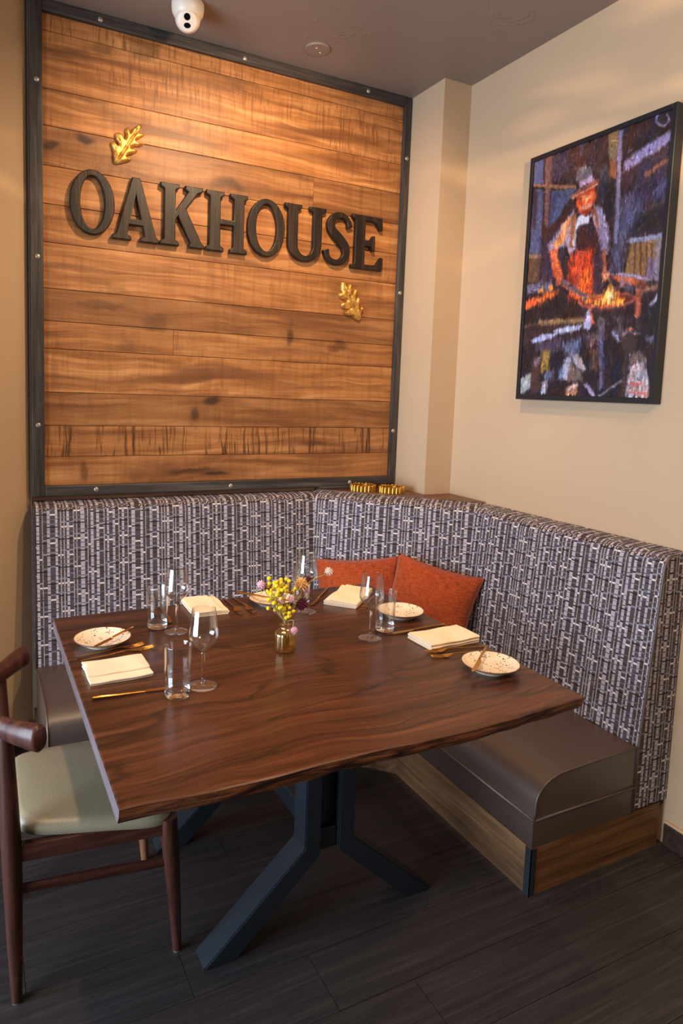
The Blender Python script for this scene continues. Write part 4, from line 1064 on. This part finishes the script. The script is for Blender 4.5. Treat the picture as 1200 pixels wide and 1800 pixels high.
# ------------------------------------------------------------------ dining table
TZ = .76; TX0, TX1, TY0, TY1 = .669, 1.792, -.749, -1.808
tb = thing('dining_table', 'square dark walnut table with a waney front edge and black steel legs', 'table', (1.315, -1.115, 0))
bm = B()
def front(x, lvl):
    t = (x-TX0)/(TX1-TX0)
    bul = .020*math.sin(PI*t)**1.1+.008*math.sin(2*PI*t*1.5+.6)*math.sin(PI*t)+.004*mnoise.noise(Vector((x*9, 0, 1)))
    und = (0, -.001, .004, .016)[lvl]+(.007*mnoise.noise(Vector((x*14, 3, lvl*1.3))) if lvl > 1 else 0)*min(1, 6*t, 6*(1-t))
    return TY1-bul+max(und, -.004)
NF = 80; xs = [TX1+(TX0-TX1)*k/NF for k in range(NF+1)]
def outline(lvl, ins):
    pts = [(TX0+ins, TY0-ins), (TX1-ins, TY0-ins)]
    for x in xs: pts.append((min(max(x, TX0+ins), TX1-ins), front(x, lvl)+ins))
    return pts
lv = [(0, .0025, TZ), (1, 0, TZ-.0025), (2, 0, TZ-.020), (3, 0, TZ-.037), (3, .003, TZ-.038)]
rings = [[bm.verts.new((x, y, z)) for x, y in outline(l, ins)] for l, ins, z in lv]
bm.faces.new(rings[0]); bm.faces.new(rings[-1][::-1])
for A_, B__ in zip(rings, rings[1:]):
    n = len(A_)
    for k in range(n):
        m = (k+1) % n; f = bm.faces.new((A_[k], B__[k], B__[m], A_[m]))
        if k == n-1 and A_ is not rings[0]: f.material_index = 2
        if 2 <= k < n-1 and A_ is not rings[0]: f.material_index = 1
obj('tabletop', bm, [MT['table'], MT['edge'], MT['table_side_sheen']], tb, world=True)
def legframe(y0, y1):
    for pts in ([(1.239, .716), (1.287, .716), (1.287, .222), (1.050, 0), (.958, 0), (1.239, .25)],
                [(1.392, .716), (1.344, .716), (1.344, .222), (1.585, 0), (1.672, 0), (1.392, .248)]):
        bm = B(); a = [bm.verts.new((x, y0, z)) for x, z in pts]; b = [bm.verts.new((x, y1, z)) for x, z in pts]
        bm.faces.new(a); bm.faces.new(b[::-1])
        for k in range(6): bm.faces.new((a[k], a[(k+1) % 6], b[(k+1) % 6], b[k]))
        bmesh.ops.recalc_face_normals(bm, faces=bm.faces[:])
        bmesh.ops.bevel(bm, geom=bm.edges[:], offset=.003, segments=2, affect='EDGES')
        obj('leg', bm, MT['steel'], tb, world=True)
legframe(-1.400, -1.325); legframe(-.910, -.833)
bm = B(); box(bm, 1.288, 1.343, -1.385, -.845, .224, .285, .002, 1); obj('spine', bm, MT['steel'], tb, world=True)
for yy_ in (-1.362, -.872):
    bm = B(); box(bm, 1.288, 1.343, yy_-.004, yy_+.004, .286, .714); obj('web_plate', bm, MT['steel'], tb, world=True)
bm = B(); box(bm, 1.05, 1.58, -1.42, -.81, .7165, .7215, .001, 1); obj('mounting_plate', bm, MT['steel'], tb, world=True)

# ------------------------------------------------------------------ chair at the left of the table
ch = thing('dining_chair', 'dark walnut cow-horn armchair with a cream seat at the left of the table', 'chair', (.72, -1.115, 0))
def leg(pts, rad, mat, lab=None):
    bm = B(); tube(bm, pts, rad, 18); o = obj('leg', bm, mat, ch, True, angle=50)
    p = pts[0]; bm = B(); lathe(bm, [(0, 0), (.011, 0), (.0115, .004), (0, .004)], 14, (p[0], p[1], 0)); obj('glide', bm, MT['foot'], o)
    if lab: o['label'] = lab
for s in (-1, 1):
    leg([(-.191, s*.178, .004), (-.194, s*.181, .15), (-.197, s*.184, .30), (-.199, s*.184, .40), (-.203, s*.180, .52), (-.209, s*.172, .675)], [.0125, .0175, .0215, .0225, .020, .0165], MT['chair_wood'])
    leg([(.197, s*.188, .004), (.187, s*.194, .14), (.175, s*.202, .28), (.166, s*.208, .36), (.164, s*.209, .398)], [.0115, .0165, .021, .0225, .0215], MT['chair_wood'] if s < 0 else MT['lit_leg_wood'])
    bm = B(); M_ = Matrix.Translation((-.016, s*.197, .382)) @ Matrix.Rotation(s*.07, 4, 'Z') @ Matrix.Rotation(.035, 4, 'Y')
    box(bm, -.172, .172, -.011, .011, -.021, .021, .003, 2, M=M_); obj('side_rail', bm, MT['chair_rail'], ch)
    bm = B(); tube(bm, [(-.196, s*.185, .295), (-.02, s*.192, .284), (.172, s*.199, .268)], [.0095, .0115, .0095], 12, (1.25, .8)); obj('stretcher', bm, MT['chair_rail'], ch, True, angle=50)
bm = B(); box(bm, -.208, -.186, -.165, .165, .372, .412, .003, 2); obj('back_rail', bm, MT['chair_wood'], ch)
bm = B(); box(bm, .150, .172, -.192, .192, .356, .396, .003, 2); obj('front_rail', bm, MT['chair_wood'], ch)
bm = B()
N = 20; grid = {}
for lay, (zz_, ins) in enumerate(((.396, .006), (.402, 0), (.418, 0), (.430, .010), (.434, .024))):
    ring = []
    for k in range(64):
        q = 2*PI*k/64; cx_, sy_ = math.cos(q), math.sin(q)
        ux = math.copysign(abs(cx_)**.32, cx_); uy = math.copysign(abs(sy_)**.32, sy_)
        x = (.190-ins)*ux-.005; wd = .2075+.030*(x/.19); y = (wd-ins)*uy
        ring.append(bm.verts.new((x, y, zz_-.022*(x/.19)*.9)))
    grid[lay] = ring
for l in range(4):
    for k in range(64): bm.faces.new((grid[l][k], grid[l][(k+1) % 64], grid[l+1][(k+1) % 64], grid[l+1][k]))
bm.faces.new(grid[0][::-1])
prev = grid[4]
for sc_, dz in ((.8, .004), (.5, .007), (.2, .008)):
    cur = [bm.verts.new((v.co.x*sc_, v.co.y*sc_, .434+dz-.022*(v.co.x*sc_/.19)*.9)) for v in grid[4]]
    for k in range(64): bm.faces.new((prev[k], prev[(k+1) % 64], cur[(k+1) % 64], cur[k]))
    prev = cur
bm.faces.new(prev); obj('seat', bm, MT['seat_vinyl'], ch, True, angle=50)
bm = B()
rail = spline([(-.143, -.256, .694), (-.168, -.226, .692), (-.205, -.172, .688), (-.255, -.095, .690), (-.283, 0, .692), (-.255, .095, .690), (-.205, .172, .688), (-.168, .226, .692), (-.143, .256, .694)], 6)
NR = len(rail); rad = [(.0245+.004*math.cos(2*PI*k/(NR-1))) for k in range(NR)]
rail = [rail[0]+(rail[0]-rail[1]).normalized()*.006]+rail+[rail[-1]+(rail[-1]-rail[-2]).normalized()*.006]; rad = [rad[0]*.78]+rad+[rad[-1]*.78]
tube(bm, rail, rad, 18, (1.12, .78)); obj('top_rail', bm, MT['chair_wood'], ch, True, angle=60)

# ------------------------------------------------------------------ tableware
def wine_glass(x, y, label):
    t = thing('wine_glass', label, 'wine glass', (x, y, TZ+.0004), 0, 'wine glasses on the table')
    bm = B()
    o_ = [(0, .0905), (.006, .091), (.014, .0965), (.024, .107), (.0325, .117), (.0362, .124), (.0366, .130), (.0352, .145), (.0322, .170), (.0291, .1925), (.0288, .1945), (.0286, .1950)]
    i_ = [(.0281, .1952), (.0278, .1949), (.0277, .1943), (.0279, .1925), (.0311, .170), (.0341, .145), (.0354, .130), (.0350, .1245), (.0313, .118), (.0228, .1085), (.013, .0985), (.005, .0945), (0, .094)]
    lathe(bm, o_+i_, 44); obj('bowl', bm, MT['thin_glass'], t, True)
    bm = B(); lathe(bm, [(0, .0045), (.0075, .0047), (.0048, .010), (.0036, .025), (.0034, .060), (.0040, .080), (.0062, .0895), (0, .0905)], 20); obj('stem', bm, MT['glass'], t, True)
    bm = B(); lathe(bm, [(0, 0), (.0335, 0), (.0345, .0008), (.0340, .0018), (.022, .0028), (.009, .0044), (0, .0045)], 44); obj('foot', bm, MT['thin_glass'], t, True)
    return t
wine_glass(.987, -1.000, 'wine glass by the back left tumbler, in front of the left backrest')
wine_glass(.947, -1.391, 'wine glass nearest the viewer, beside the front left tumbler')
wine_glass(1.428, -.972, 'wine glass just behind the flower vase, by the left orange cushion')
wine_glass(1.501, -1.263, 'wine glass on the right half of the table, beside the right tumbler')
def tumbler(x, y, label):
    t = thing('tumbler', label, 'drinking glass', (x, y, TZ+.0004), 0, 'tall tumblers on the table')
    bm = B(); lathe(bm, [(.0294, .0175), (.0305, .06), (.0317, .1210), (.0318, .1232), (.0316, .1246), (.0310, .1250), (.0304, .1245), (.0302, .1230), (.0300, .1210), (.0288, .06), (.0279, .0175), (.0294, .0175)], 44)
    obj('wall', bm, MT['thin_glass'], t, True)
    bm = B(); lathe(bm, [(0, .001), (.026, 0), (.0280, .0012), (.0290, .0030), (.0294, .0060), (.0295, .0160), (.0290, .0172), (.0275, .0174), (.0245, .0166), (.018, .0160), (0, .0158)], 44)
    obj('base', bm, MT['glass'], t, True); return t
tumbler(.877, -1.418, 'clear straight tumbler nearest the viewer, at the end of the gold knife')
tumbler(.945, -.940, 'clear straight tumbler at the back left, by a wine glass stem')
tumbler(1.581, -1.218, 'clear straight tumbler on the right half of the table')
tumbler(1.452, -.885, 'clear straight tumbler at the back, mostly behind a wine glass bowl')
def plate(x, y, label):
    t = thing('side_plate', label, 'plate', (x, y, TZ+.0003), 0, 'speckled side plates')
    bm = B(); lathe(bm, [(0, .004), (.040, .0035), (.042, 0), (.046, 0), (.048, .0045), (.064, .011), (.0765, .0188), (.0765, .0214), (.060, .0135), (.045, .0085), (0, .0075)], 56)
    obj('dish', bm, MT['plate'], t, True, angle=45)
    bm = B(); pts = [(.0768*math.cos(2*PI*k/56), .0768*math.sin(2*PI*k/56), .0203) for k in range(57)]; tube(bm, pts, .0014, 6, cap=False)
    obj('rim', bm, MT['rim'], t, True)['label'] = 'brown glazed rim'
plate(.772, -1.018, 'speckled cream side plate at the left edge of the table')
plate(1.357, -.852, 'speckled cream side plate at the back edge, behind the yellow flowers')
plate(1.702, -1.122, 'speckled cream side plate below the right orange cushion, behind the tumbler')
plate(1.684, -1.585, 'speckled cream side plate at the right front of the table')
def strip(bm, st, n=8):
    """flat bar along local x: stations (x, half width, z centre, half thickness)"""
    rs_ = []
    for x, hw, z, ht in st:
        rs_.append([bm.verts.new((x, hw*math.cos(2*PI*k/n+PI/n)*1.05, z+ht*math.sin(2*PI*k/n+PI/n)*1.05)) for k in range(n)])
    for a, b in zip(rs_, rs_[1:]):
        for k in range(n): bm.faces.new((a[k], a[(k+1) % n], b[(k+1) % n], b[k]))
    bm.faces.new(rs_[0][::-1]); bm.faces.new(rs_[-1]); return bm
def put2(t, A_, B_, z): # handle end A towards tip B
    A_, B_ = Vector(A_), Vector(B_); t.location = (*((A_+B_)/2), z); t.rotation_euler = (0, 0, math.atan2(B_.y-A_.y, B_.x-A_.x))
def fork(A_, B_, label, L=.20):
    t = thing('fork', label, 'fork', (0, 0, 0), 0, 'gold forks'); h = L/2; k = L/.2
    bm = B(); strip(bm, [(-h, .0020, .0026, .0014), (-h+.004, .0034, .0028, .0018), (-.04*k, .0027, .0040, .0016), (.010*k, .0022, .0070, .0014), (.028*k, .0026, .0078, .0012), (.040*k, .0085, .0052, .0010), (.052*k, .0115, .0034, .0009), (.058*k, .0115, .0034, .0008)])
    obj('handle', bm, MT['brass'], t, True, angle=40)
    for q in (-1.5, -.5, .5, 1.5):
        bm = B(); tube(bm, [(.055*k, q*.0058, .0034), (.075*k, q*.0058, .0036), (.092*k, q*.0055, .0056), (h, q*.0050, .0078)], [.0013, .0012, .0011, .0006], 6); obj('tine', bm, MT['brass'], t, True)
    put2(t, A_, B_, TZ+.0004); return t
def knife(A_, B_, label, L=None, z=0.0, name='table_knife', group='gold table knives'):
    L = L or (Vector(B_)-Vector(A_)).length
    t = thing(name, label, 'knife', (0, 0, 0), 0, group); h = L/2; k = L/.22
    bm = B(); strip(bm, [(-h, .0036, .0042, .0034), (-h+.003, .0044, .0044, .0040), (-.05*k, .0040, .0044, .0034), (.004*k, .0032, .0042, .0026), (.012*k, .0030, .0042, .0018)]); obj('handle', bm, MT['brass'], t, True, angle=40)
    bm = B(); pts = [(.008*k, .003), (.020*k, .0085), (.06*k, .0100), (.09*k, .0085), (h-.004, .0040), (h, .0005), (h-.006, -.0028), (.07*k, -.0032), (.008*k, -.003)]
    prism(bm, pts, .0034, .0048); obj('blade', bm, MT['brass'], t)
    put2(t, A_, B_, TZ+.0004+z); return t
fork((.698, -1.100), (.872, -1.073), 'gold fork at the left setting, nearer the speckled plate', .185)
fork((.695, -1.130), (.902, -1.100), 'gold fork at the left setting, nearer the napkin', .205)
knife((.691, -1.366), (.905, -1.386), 'gold knife in front of the left napkin, end behind the front tumbler')
fork((1.222, -.745), (1.218, -.935), 'gold fork at the back setting, next to the back left napkin', .19)
fork((1.252, -.745), (1.266, -.935), 'gold fork at the back setting, next to the plate behind the flowers', .19)
knife((.998, -.765), (.986, -.930), 'gold knife partly behind the back left tumbler')
knife((1.614, -.771), (1.466, -.930), 'gold knife between the back wine glass and the back right napkin')
fork((1.735, -.905), (1.605, -1.035), 'gold fork at the corner setting, beside the napkin by the cushions', .185)
fork((1.779, -1.452), (1.585, -1.424), 'gold fork at the right setting, nearer the right napkin', .197)
fork((1.762, -1.488), (1.580, -1.462), 'gold fork at the right setting, nearer the front speckled plate', .185)
knife((1.779, -1.256), (1.560, -1.262), 'gold knife behind the right napkin, blade by the tumbler')
BZ = .0215
knife((.862, -.988), (.735, -1.100), 'slim gold butter knife across the left plate', z=BZ, name='butter_knife', group='gold butter knives')
knife((1.262, -.768), (1.395, -.930), 'slim gold butter knife across the plate behind the flowers', z=BZ, name='butter_knife', group='gold butter knives')
knife((1.745, -1.500), (1.585, -1.628), 'slim gold butter knife across the right front plate', z=BZ, name='butter_knife', group='gold butter knives')

def napkin(x, y, rz, wx, wy, label, flap=.72, seed=1, lay=4):
    """folded linen: a long strip folded over itself, soft rounded folds, last flap short of the edge"""
    th, gap = .0030, .0042; rs_ = random.Random(seed)
    path = []
    for l in range(lay):
        z = .0020+l*gap; a, b = -wy/2, wy/2
        if l == lay-1: b = a+wy*flap if l % 2 == 0 else b; a = (wy/2-wy*flap) if l % 2 == 1 else a
        rng = np.linspace(a, b, 12) if l % 2 == 0 else np.linspace(b, a, 12)
        for q in rng: path.append((q, z))
        if l < lay-1:
            s = 1 if l % 2 == 0 else -1
            for t in np.linspace(-PI/2, PI/2, 6)[1:-1]: path.append((s*wy/2+s*gap/2*math.cos(t), z+gap/2+gap/2*math.sin(t)))
    pv = [Vector((p[0], p[1])) for p in path]; up_, lo_ = [], []
    for i, p in enumerate(pv):
        t = (pv[min(i+1, len(pv)-1)]-pv[max(i-1, 0)]).normalized(); n_ = Vector((-t.y, t.x))
        up_.append(p+n_*th/2); lo_.append(p-n_*th/2)
    ringp = up_+lo_[::-1]; bm = B(); NX = 16; rows = []
    for k in range(NX+1):
        u = -1+2*k/NX; row = []
        for p in ringp:
            lift = 1+.18*mnoise.noise(Vector((u*1.4+seed, p.x*14, seed*.7)))
            xo = u*wx/2+.003*mnoise.noise(Vector((p.y*400, seed, u)))+.0025*mnoise.noise(Vector((p.x*20, seed*3, u)))
            row.append(bm.verts.new((xo, p.x+.004*mnoise.noise(Vector((u*1.5, seed*2, p.y*60))), max(.0003, p.y*lift))))
        rows.append(row)
    n = len(ringp)
    for k in range(NX):
        for m in range(n): bm.faces.new((rows[k][m], rows[k+1][m], rows[k+1][(m+1) % n], rows[k][(m+1) % n]))
    for row in (rows[0], rows[-1]):
        h = n//2
        for m in range(h-1): bm.faces.new((row[m], row[m+1], row[n-2-m], row[n-1-m]))
    o = obj('napkin', bm, MT['napkin'], None, True, angle=60); o.location = (x, y, TZ+.0003); o.rotation_euler = (0, 0, rz)
    return tag(o, label, 'napkin', 'folded cream napkins')
napkin(.772, -1.232, .02, .150, .118, 'folded cream napkin on the left, between the forks and the gold knife', .76, 1)
napkin(1.130, -.818, PI/2-.03, .165, .112, 'folded cream napkin at the back left, behind the wine glasses', .8, 2)
napkin(1.632, -.902, .76, .200, .112, 'folded cream napkin in front of the left orange cushion', .86, 3, 5)
napkin(1.697, -1.362, .03, .180, .108, 'folded cream napkin on the right, between the knife and forks', .96, 4, 5)

# ------------------------------------------------------------------ vase and dried flowers
VX, VY = 1.227, -1.254
va = thing('bud_vase', 'small ribbed amber glass vase in the middle of the table', 'vase', (VX, VY, TZ+.0004))
bm = B()
outer = [(0, .001), (.024, 0), (.0285, .003), (.0295, .010), (.0295, .046), (.0275, .054), (.0185, .0600), (.0130, .0640), (.0128, .070), (.0150, .0735), (.0152, .0760)]
inner = [(.0132, .0765), (.0108, .070), (.0110, .0635), (.0165, .0580), (.0252, .052), (.0270, .045), (.0270, .012), (.024, .007), (0, .006)]
lathe(bm, outer+inner, 100, rib=(20, .03)); obj('body', bm, MT['thin_amber'], va, True)
bm = B(); tube(bm, [(.0145*math.cos(2*PI*k/30), .0145*math.sin(2*PI*k/30), .0755) for k in range(31)], .0013, 6, cap=False); obj('lip', bm, MT['vase_glass'], va, True)
V0 = Vector((VX, VY, TZ))
def stalk(t, base, top, bend, mat, r=.0010, nm='stem'):
    m = (Vector(base)+Vector(top))/2+Vector(bend); bm = B(); tube(bm, spline([base, m, top], 6), r, 6)
    return obj(nm, bm, mat, t, True, world=True)
def globe(t, c, r, mat, seed, petals=46, nm='bloom', spread=1.0):
    """clover-like dried head: a core set with many small pointed bracts"""
    rs_ = random.Random(seed); bm = B(); ball(bm, c, r*.72, 10, 8)
    for k in range(petals):
        z = 1-2*(k+.5)/petals; q = k*2.39996; s = math.sqrt(1-z*z); d = Vector((s*math.cos(q), s*math.sin(q), z))
        a = d.orthogonal().normalized(); b = d.cross(a); ro = rs_.uniform(0, PI)
        e1 = a*math.cos(ro)+b*math.sin(ro); e2 = d.cross(e1); C_ = Vector(c)+d*r*.62
        tipv = C_+d*r*.52*rs_.uniform(.75, 1.1)*spread
        v = [bm.verts.new(C_+e1*r*.26), bm.verts.new(C_+e2*r*.14), bm.verts.new(C_-e1*r*.26), bm.verts.new(C_-e2*r*.14), bm.verts.new(tipv)]
        for i in range(4): bm.faces.new((v[i], v[(i+1) % 4], v[4]))
    return obj(nm, bm, mat, t, world=True)
def flower(name, label, top, r, mat, seed, base=None, bend=(0, 0, 0), **kw):
    t = thing(name, label, 'dried flower', (VX, VY, TZ+.0075), 0, 'dried flowers in the vase')
    base = base or (VX+random.uniform(-.010, .010), VY+random.uniform(-.010, .010), TZ+.0105)
    mid = V0+Vector((random.uniform(-.004, .004), random.uniform(-.004, .004), .074))
    top = Vector(top); bm = B()
    dirv = (top-mid).normalized(); pth = spline([base, mid, (mid+top)/2+Vector(bend), top-dirv*r*.5], 6); tube(bm, pth, [.0011]*len(pth), 6)
    obj('stem', bm, MT['stalk'], t, True, world=True)
    globe(t, top, r, mat, seed, **kw); return t
flower('globe_flower', 'pink dried globe flower furthest left in the vase', (1.158, -1.235, .951), .0125, MT['pink'], 1)
flower('globe_flower', 'dark burgundy dried flower behind the left of the yellow sprig', (1.186, -1.215, .934), .013, MT['burgundy'], 2)
flower('globe_flower', 'large burgundy dried flower hanging low on the right of the bunch', (1.278, -1.248, .886), .0185, MT['burgundy'], 3, petals=64)
flower('globe_flower', 'lilac dried flower under the peach flower', (1.289, -1.243, .926), .0125, MT['lilac'], 4)
flower('globe_flower', 'white dried flower on a long bent stem furthest right', (1.368, -1.235, .969), .0125, MT['white_fl'], 5, bend=(-.01, 0, .035))
flower('globe_flower', 'pale pink dried flower drooping over the shoulder of the vase', (1.243, -1.277, .823), .0105, MT['pink'], 6, bend=(.006, -.008, .022))
flower('globe_flower', 'small pink dried flower in the middle of the yellow sprig', (1.207, -1.262, .910), .0105, MT['pink'], 7)
flower('globe_flower', 'pale pink dried flower at the right side of the yellow sprig', (1.238, -1.262, .908), .0095, MT['pink'], 8)
flower('globe_flower', 'dark burgundy dried flower against the left orange cushion', (1.318, -1.20, .940), .013, MT['burgundy'], 9)
flower('straw_flower', 'peach coloured dried strawflower with pointed petals at the upper right', (1.277, -1.243, .942), .0175, MT['peach'], 10, petals=70, spread=1.5)
ys = thing('yellow_sprig', 'bunch of bright yellow ball flowers in the vase', 'dried flower', (VX, VY, TZ+.0075), 0, 'dried flowers in the vase')
ry = random.Random(4); k = 0
stems = []
for (cx_, cz_, n_, sx, sz) in ((1.212, .944, 28, .030, .020), (1.186, .922, 13, .022, .020), (1.222, .925, 10, .024, .018), (1.207, .893, 16, .026, .018), (1.235, .876, 6, .016, .016), (1.222, .865, 5, .020, .012)):
    hub = Vector((cx_, VY, cz_-.03))
    bm = B(); mid = V0+Vector((ry.uniform(-.004, .004), ry.uniform(-.004, .004), .074)); tube(bm, spline([V0+Vector((ry.uniform(-.01, .01), ry.uniform(-.01, .01), .0105)), mid, hub], 6), .0010, 6)
    obj('stem', bm, MT['stalk'], ys, True, world=True)
    for q in range(n_):
        c = Vector((cx_+ry.gauss(0, sx*.55), VY+ry.gauss(0, .012), cz_+ry.gauss(0, sz*.6))); r = ry.uniform(.0048, .0064)
        bm = B(); ball(bm, c, r, 10, 7); o = obj('ball', bm, MT['yellow'], ys, True, world=True)
        bm = B(); tube(bm, [hub, c], .0005, 4); obj('twig', bm, MT['stalk'], o, world=True)
pt = thing('plum_twig', 'thin reddish dried twigs low on the left of the bunch', 'dried flower', (VX, VY, TZ+.0075), 0, 'dried flowers in the vase')
for q in range(5):
    mid = V0+Vector((ry.uniform(-.004, .004), ry.uniform(-.004, .004), .074)); tp = V0+Vector((-.085+.03*q+ry.uniform(-.01, .01), ry.uniform(-.01, .03), .112+.012*(q % 3)))
    bm = B(); tube(bm, spline([V0+Vector((ry.uniform(-.008, .008), ry.uniform(-.008, .008), .0105)), mid, (mid+tp)/2+Vector((.012, 0, .012)), tp], 6), .0006, 5)
    o = obj('stem', bm, MT['plumtwig'], pt, True, world=True)
    for e in range(7):
        t_ = .45+.08*e; c = mid.lerp(tp, t_)+Vector((ry.uniform(-.006, .006), ry.uniform(-.006, .006), ry.uniform(.0, .012)))
        bm = B(); ball(bm, c, .0017, 6, 4); obj('bud', bm, MT['plumtwig'], o, world=True)
